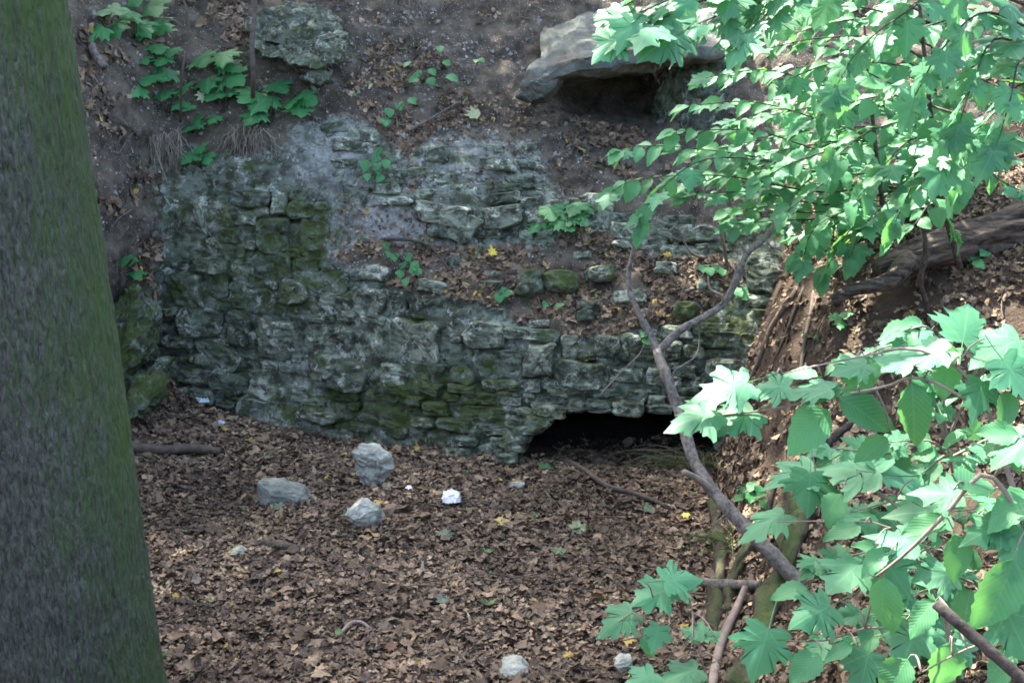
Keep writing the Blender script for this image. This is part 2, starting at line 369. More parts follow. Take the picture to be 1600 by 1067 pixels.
def blob(cx, cy, rx, ry): return np.exp(-((PX - cx) / rx) ** 2 - ((PY - cy) / ry) ** 2)
HYs = HYs + 0.65 * np.exp(-(((PX - 960) / 84) ** 4 + ((PY - 146 - (PX - 960) * 0.14) / 42) ** 4))       # hollow beneath the rock ledge
HYs = HYs + 0.20 * blob(232, 545, 26, 36)                                                              # dark corner cleft
HPs = at(PX, PY, HYs)
_tx = np.gradient(HPs, axis=0); _ty = np.gradient(HPs, axis=1); HNs = unit(np.cross(_ty, _tx))
HNs = np.where(HNs[..., 1:2] > 0, -HNs, HNs)
# what the hillside is made of: stone (R), moss (G), pale crumbled rock (B)
STONE_POLY = [(235, 215), (300, 225), (420, 250), (470, 190), (540, 190), (700, 215), (840, 215), (850, 300), (930, 330), (1240, 380), (1250, 560), (1200, 800), (560, 800), (200, 720), (180, 560), (250, 520)]
LEDGE_POLY = [(515, 395), (600, 372), (700, 385), (860, 380), (900, 350), (1010, 395), (1160, 405), (1160, 440), (1090, 495), (960, 520), (850, 515), (760, 480), (640, 455), (560, 425)]
UPLEAF_POLY = [(540, 70), (640, 60), (720, 110), (760, 190), (680, 205), (640, 250), (600, 215), (540, 140)]
wst = in_poly(PX, PY, STONE_POLY).astype(float); wle = in_poly(PX, PY, LEDGE_POLY).astype(float)
wst = np.clip(blur(blur(wst, 12, 0), 10, 1), 0, 1); wle = np.clip(blur(blur(wle, 4, 0), 4, 1), 0, 1)
wst = np.clip(wst + 0.9 * blob(460, 70, 90, 45) - 0.9 * wle, 0, 1)
wmo = np.clip(0.75 * blob(480, 385, 60, 75) + 0.55 * blob(350, 420, 100, 120) + 0.8 * blob(700, 620, 120, 60) + 0.5 * blob(560, 650, 120, 40) + 0.6 * blob(1130, 500, 90, 50) + 0.3, 0, 1)
wmo *= np.clip(wst * 1.5, 0, 1)
wpa = np.clip(1.1 * blob(600, 350, 90, 32) + 0.9 * blob(515, 240, 55, 60) + 0.5 * blob(560, 390, 40, 35) + 0.6 * blob(760, 245, 90, 45) + 0.4 * blob(480, 80, 60, 40), 0, 1)
q = HPs * np.array([1, 1, 1.8])
disp = 0.06 * fbm(HPs * 2.2, 3, 21) + wst * (0.055 * fbm(q * 5.5, 4, 31, 0.6)) + (1 - wst) * (0.05 * fbm(HPs * 6, 4, 41, 0.6) + 0.03 * np.clip(fbm(HPs * 14, 2, 43), 0, 1))
# broken bedding: the rock steps back in thin uneven layers
lay = HPs[..., 2] * 8.5 + 1.3 * fbm(HPs * 1.6, 3, 51); saw = lay - np.floor(lay)
disp = disp + wst * 0.075 * (saw - 0.5) * np.clip(0.5 + fbm(HPs * 3.0, 2, 61) * 2.0, 0, 1)
low_ = np.clip(blur(blur(in_poly(PX, PY, [(262, 300), (500, 300), (520, 335), (505, 395), (545, 430), (760, 485), (960, 525), (1235, 460), (1185, 700), (560, 710), (400, 680), (250, 600)]).astype(float), 5, 0), 5, 1), 0, 1)
disp = disp - (0.016 - 0.016 * blob(380, 420, 130, 110) - 0.010 * blob(450, 530, 120, 40) - 0.008 * blob(650, 640, 120, 50)) * low_
HP = HPs + HNs * disp[..., None]
HOLE = [(858, 664), (880, 648), (900, 640), (950, 644), (1000, 642), (1052, 642), (1105, 660), (1125, 700), (1135, 800), (770, 800), (788, 735), (818, 690)]
hv = HP.reshape(-1, 3); hf = grid_faces(len(hpx), len(hpy))
fc_x = PX.reshape(-1)[hf].mean(1); fc_y = PY.reshape(-1)[hf].mean(1)
hf = hf[~in_poly(fc_x, fc_y, HOLE)][:, ::-1]
# carry the hill on above the frame as a gently rising wood floor
top = HP[:, 0]; e1 = top + np.array([0, 2.5, 0.9]) + 0.1 * vnoise(top * 0.7, 5)[:, None]; e2 = top * np.array([1.6, 1, 1]) + np.array([0, 12, 2.2]); e3 = top * np.array([5, 1, 1]) + np.array([0, 60, 4.0])
ext = np.stack([e3, e2, e1], 1)
nv = len(hpy) ; N0 = len(hv); ev = ext.reshape(-1, 3); nu = len(hpx); i = np.arange(nu - 1)
ef = []
for k in range(2): ef.append(np.stack([N0 + i * 3 + k, N0 + (i + 1) * 3 + k, N0 + (i + 1) * 3 + k + 1, N0 + i * 3 + k + 1], -1))
ef.append(np.stack([N0 + i * 3 + 2, N0 + (i + 1) * 3 + 2, (i + 1) * nv, i * nv], -1))
hc = np.concatenate([np.stack([wst, wmo, wpa], -1).reshape(-1, 3), np.zeros((len(ev), 3))])
tag(obj('hillside', mesh('hillside', np.concatenate([hv, ev]), [np.concatenate([hf] + ef)], colr=hc), M['hill']), kind='structure')
def _bil(A, px, py):
    fx = np.clip((np.asarray(px, float) - hpx[0]) / HS, 0, len(hpx) - 1.001); fy = np.clip((np.asarray(py, float) - hpy[0]) / HS, 0, len(hpy) - 1.001)
    ix = fx.astype(int); iy = fy.astype(int); a = (fx - ix); b = (fy - iy)
    if A.ndim == 3: a = a[..., None]; b = b[..., None]
    return A[ix, iy] * (1 - a) * (1 - b) + A[ix + 1, iy] * a * (1 - b) + A[ix, iy + 1] * (1 - a) * b + A[ix + 1, iy + 1] * a * b
def hill(px, py): return _bil(HP, px, py)
def hill_s(px, py): return _bil(HPs, px, py)
def hill_n(px, py): return unit(_bil(HNs, px, py))

# ------------------------------------------------------------------ the passage behind the opening, its shade put into a near-black colour
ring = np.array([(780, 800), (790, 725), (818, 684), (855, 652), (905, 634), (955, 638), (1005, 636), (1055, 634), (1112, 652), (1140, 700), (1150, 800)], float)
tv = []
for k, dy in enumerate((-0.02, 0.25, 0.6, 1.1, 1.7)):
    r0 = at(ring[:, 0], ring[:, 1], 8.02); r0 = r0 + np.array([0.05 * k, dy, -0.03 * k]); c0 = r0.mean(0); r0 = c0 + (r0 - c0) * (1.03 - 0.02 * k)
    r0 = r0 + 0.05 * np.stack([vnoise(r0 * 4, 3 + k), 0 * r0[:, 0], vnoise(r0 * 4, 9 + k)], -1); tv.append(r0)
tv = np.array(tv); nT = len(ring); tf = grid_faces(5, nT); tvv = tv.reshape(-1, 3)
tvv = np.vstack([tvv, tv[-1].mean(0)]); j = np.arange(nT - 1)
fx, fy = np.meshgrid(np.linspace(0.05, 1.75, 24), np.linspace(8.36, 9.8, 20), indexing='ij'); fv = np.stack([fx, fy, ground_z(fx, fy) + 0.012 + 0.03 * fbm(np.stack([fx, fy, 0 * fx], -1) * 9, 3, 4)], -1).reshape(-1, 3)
tag(obj('passage_shade_sheet', mesh('passage_shade_sheet', fv, grid_faces(24, 20)), M['cave']), kind='structure')  # dark sheet laid over the ground as painted shade
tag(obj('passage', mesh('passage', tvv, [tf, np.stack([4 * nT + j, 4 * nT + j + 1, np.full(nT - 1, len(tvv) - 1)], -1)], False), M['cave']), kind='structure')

# ================================================================== THE OLD WALL: every stone is a part
def stone_mesh(wm, hm, proud, depth, seed, moss=0.3, n=20, power=4.0):
    """an irregular flat-faced stone: x across, y up the face, z out of the face"""
    g = np.random.default_rng(seed); per = n // 4; cn = np.array([(-1, -1), (1, -1), (1, 1), (-1, 1.0)]) + g.uniform(-0.30, 0.20, (4, 2)) * np.array([(-1, -1), (1, -1), (1, 1), (-1, 1.0)]) * -1 * g.uniform(0.3, 1.0, (4, 1))
    if g.random() < 0.3: cn[g.integers(4)] *= 0.72
    pts = []
    for q in range(4):
        a, b = cn[q], cn[(q + 1) % 4]; bow = g.normal(0, 0.05)
        for k in range(per):
            f = (k + 0.5) / per + g.normal(0, 0.03); pts.append(a + (b - a) * f + np.array([-(b - a)[1], (b - a)[0]]) * (bow * 4 * f * (1 - f) * -1 + g.normal(0, 0.022)))
    o = np.array(pts); n = len(o); rnd = 0.86 if power < 3.2 else 0.96; r_ = np.hypot(o[:, 0], o[:, 1]); o = o * (np.minimum(r_, 1.18 if power < 3.2 else 1.32) / r_)[:, None]
    ox, oy = o[:, 0] * wm / 2, o[:, 1] * hm / 2; tilt = g.normal(0, 0.10, 2); sm = min(wm, hm)
    bev = np.clip(1 - 0.016 / sm, 0.6, 0.95); rows = []
    for k, (f, z) in enumerate(((0.30, 1.0), (0.62, 1.0), (bev * rnd, 0.94), (0.995, 0.45), (1.02, -0.1), (0.95, -1.0))):
        zz = (z * proud if z > 0 else z * depth) * np.ones(n); x, y = ox * f, oy * f
        if k < 4:
            p3 = np.stack([x, y, 0 * x], -1); zz = zz + (x * tilt[0] + y * tilt[1]) + (0.15 * sm * vnoise(p3 * (2.0 / sm) + seed * 1.7, seed) + 0.016 * vnoise(p3 * 28 + seed, seed + 5)) * (1.0 if k < 3 else 0.4)
            step = np.mod((y / sm) * 1.7 + seed * 0.37 + 0.3 * vnoise(p3 * (2 / sm), seed + 9), 1.0); zz = zz + 0.014 * (step - 0.5) * (k < 3)
        rows.append(np.stack([x, y, zz], -1))
    m = len(rows); V = np.concatenate(rows + [np.array([[0, 0, rows[0][:, 2].mean()]])]); F4 = grid_faces(m, n, True)[:, ::-1]; j = np.arange(n)
    F3 = np.stack([j, (j + 1) % n, np.full(n, m * n)], -1)
    me = mesh('stone', V, [F3, F4], False); a = me.color_attributes.new('moss', 'FLOAT_COLOR', 'POINT')
    a.data.foreach_set('color', np.tile(np.array([moss, moss, moss, 1], np.float32), len(V))); return me
def place_stone(parent, px, py, wp, hp, proud, depth, seed, moss, rot=0.0, lift=0.0, power=4.0, mat=None, name='stone'):
    P = hill_s(px, py); P = np.asarray(P) + hill_n(px, py) * lift; Nn = np.asarray(hill_n(px, py))
    Nn = unit(Nn * np.array([1, 1, 0.35])); X = unit(np.cross(np.array([0, 0, 1.0]), Nn)); X = X if X[0] > 0 else -X; Yv = np.cross(Nn, X)
    ca, sa = math.cos(rot), math.sin(rot); X, Yv = X * ca + Yv * sa, -X * sa + Yv * ca
    dist = P[1]; k = dist / FPX * 1.03
    me = stone_mesh(wp * k, hp * k * 1.06, proud, depth, seed, moss, power=power)
    Mx = Matrix(((X[0], Yv[0], Nn[0], P[0]), (X[1], Yv[1], Nn[1], P[1]), (X[2], Yv[2], Nn[2], P[2]), (0, 0, 0, 1)))
    o = obj(name, me, mat or M['stone']); o.parent = parent
    o.matrix_basis = (parent.matrix_basis.inverted() if parent else Matrix()) @ Mx
    return o
def fill_stones(parent, region, hand, sizes, cap, seed, mossf, avoid=(), proud=(-0.006, 0.055)):
    """hand = list of (x0,y0,x1,y1[,rot[,proud]]); the gaps are filled with ever smaller stones"""
    g = np.random.default_rng(seed); xs = np.arange(150, 1300, 2.0); ys = np.arange(150, 800, 2.0); OX, OY = np.meshgrid(xs, ys, indexing='ij'); occ = ~in_poly(OX, OY, region)
    for a in avoid: occ |= in_poly(OX, OY, a)
    n = 0
    for h in hand:
        x0, y0, x1, y1 = h[:4]; rot = h[4] if len(h) > 4 else g.normal(0, 0.03); pr = h[5] if len(h) > 5 else g.uniform(*proud)
        cx, cy = (x0 + x1) / 2, (y0 + y1) / 2
        place_stone(parent, cx, cy, x1 - x0 - 2, y1 - y0 - 1, pr, 0.16, seed * 1000 + n, mossf(cx, cy), -rot, g.uniform(-0.01, 0.025), g.uniform(3.5, 6)); n += 1
        occ[(OX > x0) & (OX < x1) & (OY > y0) & (OY < y1)] = True
    for (wp, asp, tries) in sizes:
        for _ in range(tries):
            if n >= cap: return n
            ww = wp * g.uniform(0.8, 1.25); hh = ww * g.uniform(*asp); cx = g.uniform(200, 1250); cy = g.uniform(180, 760)
            i0, i1 = int((cx - ww / 2 - 150) / 2), int((cx + ww / 2 - 150) / 2); j0, j1 = int((cy - hh / 2 - 150) / 2), int((cy + hh / 2 - 150) / 2)
            if i0 < 0 or j0 < 0 or i1 >= len(xs) or j1 >= len(ys): continue
            if occ[i0:i1 + 1, j0:j1 + 1].mean() > 0.16: continue
            occ[i0:i1 + 1, j0:j1 + 1] = True
            place_stone(parent, cx, cy, ww + 2, hh + 2, g.uniform(*proud), 0.14, seed * 1000 + n, mossf(cx, cy), g.normal(0.0, 0.05), g.uniform(-0.03, 0.015), g.uniform(3.0, 7)); n += 1
    return n
def moss_at(cx, cy):
    f = lambda a, b, rx, ry: math.exp(-((cx - a) / rx) ** 2 - ((cy - b) / ry) ** 2)
    return min(1.0, 0.05 + 0.75 * f(480, 385, 55, 70) + 0.45 * f(350, 420, 90, 110) + 0.85 * f(710, 625, 110, 55) + 0.45 * f(540, 640, 110, 40) + 0.6 * f(1140, 500, 70, 40) + 0.5 * f(860, 445, 60, 20) + 0.25 * random.random()) - 0.12
LOWER = [(262, 300), (330, 296), (500, 300), (520, 335), (505, 395), (545, 430), (640, 462), (760, 485), (850, 518), (960, 525), (1090, 500), (1160, 460), (1235, 460), (1225, 560), (1185, 640), (1130, 660), (1052, 650), (900, 642), (860, 655), (838, 690), (805, 735), (700, 726), (560, 700), (400, 668), (300, 630), (250, 590), (258, 450)]
HAND_LOW = [(475, 560, 582, 605, 0.02, 0.06), (557, 510, 598, 562), (468, 505, 555, 555, 0.03), (398, 498, 468, 558, 0.05), (605, 502, 692, 566, 0.03), (512, 607, 563, 627), (448, 612, 510, 630, 0.1),
    (742, 548, 811, 590), (813, 536, 870, 590), (690, 545, 740, 573), (812, 592, 848, 612), (775, 612, 816, 632, 0.05), (786, 650, 838, 673, 0.1), (808, 638, 840, 652, 0.12), (755, 668, 802, 681), (765, 682, 794, 695), (744, 694, 797, 713), (743, 712, 802, 729, 0.05),
    (645, 596, 692, 615, 0.15), (660, 627, 703, 649), (622, 618, 664, 632), (640, 650, 682, 666), (684, 655, 737, 673, 0.08), (708, 680, 746, 696), (690, 700, 740, 716),
    (875, 526, 905, 561), (928, 526, 968, 557, 0.05), (970, 524, 1001, 560), (1034, 535, 1066, 563), (1066, 540, 1098, 561), (870, 562, 947, 606, 0.08, 0.075), (955, 575, 1009, 598), (1011, 574, 1037, 604), (1050, 572, 1088, 592),
    (851, 604, 923, 621, 0.04), (924, 606, 970, 622), (976, 606, 1011, 627, 0.08), (840, 616, 884, 631, 0.08), (822, 630, 888, 651, 0.10, 0.06), (886, 622, 915, 643), (914, 621, 957, 643), (957, 624, 1006, 649, 0.05, 0.075), (1011, 616, 1041, 632), (1009, 632, 1053, 647, 0.04), (1013, 604, 1034, 616), (1053, 604, 1092, 617), (1048, 619, 1100, 634), (1062, 636, 1115, 652),
    (790, 512, 874, 534), (730, 505, 788, 545, 0.05), (700, 478, 738, 508), (740, 484, 792, 506), (600, 462, 636, 500), (637, 464, 692, 500), (555, 456, 600, 492), (500, 460, 547, 486), (700, 575, 742, 600),
    (325, 302, 358, 318), (361, 300, 419, 324), (422, 303, 450, 336, 0.1), (452, 316, 492, 342, 0.05), (258, 325, 322, 392), (343, 355, 374, 383), (400, 343, 456, 392), (468, 345, 520, 400, 0.1), (322, 322, 362, 346, 0.1), (365, 328, 400, 352), (325, 425, 356, 466), (360, 440, 412, 481, 0.1), (362, 412, 400, 438), (396, 398, 456, 438, 0.08), (430, 442, 482, 473, 0.08), (456, 405, 500, 440), (504, 424, 546, 458), (258, 432, 322, 480), (280, 482, 350, 530, 0.08), (352, 488, 396, 540, 0.08), (300, 540, 372, 575, 0.22), (375, 560, 440, 590, 0.18), (390, 595, 446, 625, 0.2), (330, 580, 385, 612, 0.3), (590, 572, 640, 600, 0.2), (560, 630, 618, 655, 0.12), (590, 660, 640, 682, 0.15), (470, 640, 540, 664, 0.15), (1105, 560, 1160, 590), (1100, 595, 1150, 615), (1160, 540, 1215, 565), (1100, 520, 1160, 545), (1170, 485, 1225, 512)]
wall = empty('stone_wall', (-0.2, 8.4, 0.0), 'old mossy rubble stone wall with a dark low opening at the back of the hollow', 'wall')
gE = np.random.default_rng(77); edge_pts = [(792, 732), (800, 716), (808, 700), (817, 686), (830, 673), (846, 661), (862, 652), (1066, 648), (1088, 655), (1106, 664), (1120, 682), (1126, 700)]
for k, (a_, b_) in enumerate(edge_pts):
    place_stone(wall, a_ - (8 if a_ < 900 else -10), b_ - 4, gE.uniform(34, 52), gE.uniform(15, 22), gE.uniform(0.05, 0.09), 0.22, 7100 + k, 0.25, gE.normal(0, 0.06), 0.0, 5)
nlow = fill_stones(wall, LOWER, HAND_LOW, [(86, (0.35, 0.55), 900), (56, (0.28, 0.5), 2500), (36, (0.28, 0.55), 4000), (22, (0.35, 0.7), 5000)], 300, 5, moss_at)
UPPER = [(500, 180), (560, 190), (660, 225), (840, 225), (850, 300), (930, 320), (1000, 330), (1120, 345), (1230, 400), (1235, 465), (1165, 470), (1160, 400), (1010, 392), (900, 375), (700, 378), (660, 360), (640, 320), (520, 315), (505, 260)]
HAND_UP = [(535, 290, 579, 320, 0.1), (574, 290, 624, 308, -0.05), (580, 306, 640, 322), (648, 318, 742, 352, 0.18, 0.10), (745, 324, 815, 354, -0.2, 0.09), (716, 336, 750, 374, 0.7, 0.06), (668, 351, 702, 372, 0.1), (697, 355, 732, 377, 0.5), (764, 304, 813, 322, -0.15), (778, 290, 815, 305, -0.1), (520, 214, 558, 237, 0.0), (752, 250, 810, 273, 0.05, 0.08), (706, 232, 740, 262), (690, 290, 745, 318), (820, 330, 862, 352), (905, 306, 957, 350, 0.1), (953, 348, 1002, 376, 0.1), (1050, 354, 1116, 381, 0.0, 0.1), (1128, 345, 1180, 380), (1172, 420, 1231, 462, 0.05, 0.12), (870, 350, 905, 376), (1010, 365, 1048, 385), (1180, 465, 1232, 484)]
upper = empty('rubble_outcrop', (0.0, 9.2, 1.4), 'broken upper tier of grey rubble stones above the leafy ledge', 'outcrop')
nup = fill_stones(upper, UPPER, HAND_UP, [(56, (0.35, 0.55), 900), (38, (0.3, 0.55), 1800), (24, (0.35, 0.7), 2500)], 170, 9, lambda a, b: moss_at(a, b) * 0.7 - 0.05, proud=(0.015, 0.055))
fill_stones(upper, LEDGE_POLY, [(560, 418, 612, 440), (650, 440, 700, 462), (905, 470, 940, 488), (960, 455, 1010, 480), (1090, 440, 1130, 462), (1020, 415, 1060, 432)], [(40, (0.35, 0.6), 26), (24, (0.4, 0.7), 130)], 60, 13, lambda a, b: moss_at(a, b) * 0.6, proud=(0.02, 0.06))
for k, (x, y, a, b, lab) in enumerate([(826, 446, 52, 40, 'grey mossy boulder on the leafy ledge, left one of a touching pair'), (872, 447, 58, 34, 'dark mossy boulder on the leafy ledge, right one of a touching pair'),
        (1072, 490, 36, 30, 'small green boulder on the ledge above the forked branch'), (940, 432, 50, 22, 'flat pale stone at the middle of the leafy ledge')]):
    o = place_stone(None, x, y, a, b, 0.13, 0.12, 900 + k, 0.75 if k in (1, 2) else 0.2, 0, 0.02, 2.6, name='ledge_boulder'); tag(o, lab, 'stone', 'boulders on the ledge')

# ------------------------------------------------------------------ rock ledge and big outcrop stones high on the slope
def rock(name, pts, label, cat, mat, rough=0.06, seed=1, sub=3, group=None, freq=3.0, parent=None, soft=0.2, moss=0.15):
    """convex block through the given corner points, subdivided and broken up"""
    import bmesh
    bm = bmesh.new(); c = np.mean(pts, 0)
    for p in pts: bm.verts.new(Vector(np.asarray(p) - c))
    bmesh.ops.convex_hull(bm, input=bm.verts[:])
    loose = [v for v in bm.verts if not v.link_faces]
    if loose: bmesh.ops.delete(bm, geom=loose, context='VERTS')
    for _ in range(sub): bmesh.ops.subdivide_edges(bm, edges=bm.edges[:], cuts=1, use_grid_fill=True)
    bmesh.ops.triangulate(bm, faces=bm.faces[:]); bmesh.ops.smooth_vert(bm, verts=bm.verts[:], factor=soft, use_axis_x=True, use_axis_y=True, use_axis_z=True)
    bm.normal_update(); V = np.array([v.co[:] for v in bm.verts]); Nn = np.array([v.normal[:] for v in bm.verts]); s = np.ptp(V, axis=0).max()
    d = fbm((V / s) * freq + seed * 3.1, 4, seed, 0.6) * rough * s + 0.35 * rough * s * (np.mod((V @ np.array([0.2, 0.1, 1.0])) / s * 7 + vnoise(V / s * 3, seed), 1) - 0.5)
    V = V + Nn * d[:, None]
    for v, p in zip(bm.verts, V): v.co = p
    me = bpy.data.meshes.new(name); bm.to_mesh(me); bm.free()
    o = obj(name, me, mat, parent, c)
    if parent: o.location = Vector(c) - parent.location
    a = me.color_attributes.new('moss', 'FLOAT_COLOR', 'POINT'); a.data.foreach_set('color', np.tile(np.array([moss, moss, moss, 1], np.float32), len(me.vertices)))
    if label: tag(o, label, cat, group)
    return o
led = empty('rock_ledge', at(940, 130, 10.0), 'grey rock slab jutting out over a dark hollow near the top', 'rock')
rock('slab', [at(818, 138, 9.65), at(905, 112, 9.5), at(985, 102, 9.5), at(1060, 92, 9.55), at(1135, 86, 9.8), at(826, 112, 9.7), at(905, 88, 9.5), at(1058, 66, 9.55), at(846, 62, 10.3), at(905, 4, 10.95), at(1045, -10, 11.05), at(1150, -10, 11.2), at(1150, 40, 10.6), at(840, 140, 10.4), at(1000, 112, 10.6)], None, None, M['slab'], 0.045, 3, 4, parent=led, freq=5)
rock('lower_lip', [at(804, 152, 9.6), at(830, 128, 9.55), at(872, 112, 9.6), at(868, 138, 9.6), at(836, 160, 9.6), at(812, 162, 9.65), at(830, 105, 10.2), at(890, 110, 10.2), at(860, 165, 10.2)], None, None, M['slab'], 0.07, 5, 4, parent=led)
rock('hollow_side', [at(1030, 120, 10.3), at(1075, 90, 10.1), at(1150, 110, 10.0), at(1110, 215, 9.75), at(1030, 225, 9.95), at(1020, 170, 10.5), at(1120, 70, 10.5)], None, None, M['stone'], 0.10, 8, 4, parent=led)
oc = empty('slope_outcrop', at(460, 90, 9.9), 'pale layered boulder jutting from the slope, upper left', 'rock')
for k, pts in enumerate([[(388, 45, 9.9), (420, 22, 9.9), (490, 20, 9.9), (532, 45, 9.85), (525, 62, 9.7), (450, 72, 9.65), (395, 62, 9.75), (420, 10, 10.5), (530, 20, 10.5)],
        [(440, 75, 9.7), (500, 58, 9.62), (538, 52, 9.65), (532, 92, 9.55), (500, 108, 9.5), (455, 100, 9.55), (430, 80, 10.2), (540, 90, 10.2)],
        [(388, 62, 9.8), (440, 68, 9.7), (450, 92, 9.6), (410, 88, 9.65), (390, 80, 10.2), (450, 95, 10.2)],
        [(470, 118, 9.6), (500, 108, 9.6), (520, 118, 9.55), (500, 132, 9.55), (470, 128, 10.0), (515, 130, 10.0)]]):
    rock('layer', [at(*p) for p in pts], None, None, M['stone'], 0.11, 20 + k, 4, parent=oc, freq=5)
rock('corner_rock', [at(176, 480, 8.35), at(215, 445, 8.4), at(250, 470, 8.6), at(245, 530, 8.5), at(205, 570, 8.25), at(178, 590, 8.15), at(200, 470, 8.9), at(240, 560, 8.9)], 'dark mossy rock in the left corner beside the tree trunk', 'rock', M['stone'], 0.15, 33, 4, moss=0.6)
rock('corner_rock', [at(205, 590, 8.3), at(250, 550, 8.5), at(275, 555, 8.6), at(262, 585, 8.4), at(225, 640, 8.1), at(195, 655, 8.0), at(250, 600, 8.9)], 'dark sloping rock at the wall foot left of the blue plastic scrap', 'rock', M['stone'], 0.15, 36, 4, moss=0.6)


# ================================================================== TREES
# ------------------------------------------------------------------ the big trunk on the left
tree = empty('beech_tree', (-1.72, 4.0, 0.35), 'thick grey tree trunk with green moss down its right side, left foreground', 'tree')
zz = np.concatenate([np.linspace(-0.5, 3.6, 330), np.linspace(3.65, 11, 60)])      # height above the foot
edge_z = [0.0, 0.62, 1.2, 1.93, 2.5, 3.05, 4.0, 12]; edge_x = [-1.215, -1.298, -1.330, -1.366, -1.398, -1.430, -1.48, -1.76]
zw = zz + 0.35; rad = np.interp(zw, [0.0, 0.4, 0.8, 1.5, 3.0, 12], [0.62, 0.50, 0.45, 0.415, 0.375, 0.17]); ex = np.interp(zw, edge_z, edge_x)
ns = 300; th = np.arange(ns) * 2 * math.pi / ns
D = np.stack([np.cos(th), np.sin(th)], -1)
pp = np.stack([D[None, :, 0] * 4.2 + 0 * zz[:, None], D[None, :, 1] * 4.2 + 0 * zz[:, None], zz[:, None] * 1.5 + 0 * th[None]], -1)
fis = 1 - np.abs(fbm(np.stack([D[None, :, 0] * 9 + 0 * zz[:, None], D[None, :, 1] * 9 + 0 * zz[:, None], zz[:, None] * 5.5 + 0 * th[None]], -1), 4, 77, 0.65)) * 2.2
br = 0.010 * fbm(pp * 0.45, 3, 70) - 0.012 * np.clip(fis - 0.5, 0, 1) + 0.007 * fbm(pp * np.array([7, 7, 6]), 3, 73, 0.7)
rr = rad[:, None] + br
TV = np.stack([(ex - rad)[:, None] + rr * D[None, :, 0] + 1.72, rr * D[None, :, 1], zz[:, None] + 0 * th[None]], -1).reshape(-1, 3)
obj('trunk', mesh('trunk', TV, grid_faces(len(zz), ns, True)), M['trunk'], tree)
def bark_limb(parent, pts, r0, r1, name, mat, ns=10):
    P = smooth_path(pts, 14); V, F = tube(P - np.array(parent.location), np.linspace(r0, r1, 14), ns, 0.15, 3, 20); return obj(name, mesh(name, V, F), mat, parent)

# leaf sprays gathered into a crown: thousands of small leaf faces round many sub-centres
def crown_mesh(centres, radii, n, seed, size=(0.09, 0.17)):
    g = np.random.default_rng(seed); centres = np.asarray(centres); radii = np.asarray(radii); pr = radii ** 2; pr = pr / pr.sum(); k = g.choice(len(centres), n, p=pr)
    d = unit(g.normal(size=(n, 3))) * (g.random(n) ** 0.45)[:, None] * radii[k][:, None] * np.array([1, 1, 0.55]); P = centres[k] + d
    nn = unit(g.normal(size=(n, 3)) * 0.55 + np.array([0, 0, 1.0])); t = unit(np.cross(nn, g.normal(size=(n, 3)))); b = np.cross(nn, t); s = g.uniform(*size, n)[:, None]
    tpl = np.array([(-0.5, 0, 0.05), (0, -0.34, -0.03), (0.5, 0, 0.05), (0, 0.34, -0.03)]); V = P[:, None] + s[:, None] * (tpl[None, :, :1] * t[:, None] + tpl[None, :, 1:2] * b[:, None] + tpl[None, :, 2:] * nn[:, None])
    c = g.uniform(0.7, 1.2, (n, 1)) * np.array([0.055, 0.14, 0.045]); F = np.arange(4 * n).reshape(-1, 4)
    return V.reshape(-1, 3), F, np.repeat(c, 4, 0)
gC = np.random.default_rng(5)
def lift(q, t): return np.asarray(q) + SUN * t
# crown of the big tree, above and to the left of the camera
cs = [(-1.9 + gC.normal(0, 1.6), 4.2 + gC.normal(0, 1.6), 10 + gC.normal(0, 1.2)) for _ in range(26)]
V, F, C = crown_mesh(np.array(cs) - np.array(tree.location), gC.uniform(0.7, 1.2, 26), 4500, 1); obj('crown', mesh('crown', V, F, True, C), M['canopy'], tree)
for a in cs[:6]: bark_limb(tree, [(-2.0, 4.0, 7.2), (np.array(a) * 0.5 + np.array([-2.0, 4.0, 8.2]) * 0.5), a], 0.09, 0.02, 'limb', M['trunk'])
# unseen trees added to shade the hollow; crowns sit sunward, thinned at right
def shade_tree(name, label, foot, qs, n, t0, seed, size=(0.10, 0.18), rr=(0.7, 1.15)):
    g = np.random.default_rng(seed); o = empty(name, foot, label, 'tree', 'unseen trees added to shade the hollow'); foot = np.array(foot)
    cs = np.array([lift(q, g.uniform(*t0)) for q in qs]); V, F, C = crown_mesh(cs - foot, g.uniform(*rr, len(cs)), n, seed + 1, size)
    obj('crown', mesh('crown', V, F, True, C), M['canopy'], o); topc = cs.mean(0)
    P = smooth_path([foot - np.array([0, 0, 0.4]), foot + np.array([0.1, 0.1, 3.5]), foot * 0.4 + topc * 0.6, topc], 20); V, F = tube(P - foot, np.linspace(0.24, 0.08, 20), 14, 0.12, seed, 12); obj('trunk', mesh('trunk', V, F), M['log'], o)
    for c in cs[::3]: bark_limb(o, [foot * 0.35 + topc * 0.65, (c + topc) / 2, c], 0.06, 0.015, 'limb', M['log'], 7)
    return o
def qgrid(x0, x1, y0, y1, st, z, seed, keep=1.0):
    g = np.random.default_rng(seed); out = []
    for x in np.arange(x0, x1, st):
        for y in np.arange(y0, y1, st):
            if g.random() < keep: out.append((x + g.normal(0, 0.18), y + g.normal(0, 0.18), z + 0.0))
    return out
shade_tree('slope_shade_tree', 'unseen tree above the left end of the wall, added to shade the hollow', (-7.6, 13.5, 4.6), qgrid(-5.5, -2.2, 4.2, 10.5, 0.85, 1.0, 1), 14000, (8.5, 11.5), 11)
shade_tree('slope_shade_tree', 'unseen tree above the middle of the wall, added to shade the hollow', (-4.6, 15.0, 5.1), qgrid(-2.2, -0.4, 3.8, 10.6, 0.85, 1.0, 2), 14000, (8.5, 11.5), 21)
shade_tree('slope_shade_tree', 'unseen tree above the rock slab, added to shade the hollow', (-1.6, 15.5, 5.2), qgrid(-0.4, 1.25, 3.8, 10.8, 0.8, 1.0, 3), 12500, (8.5, 11.5), 31)
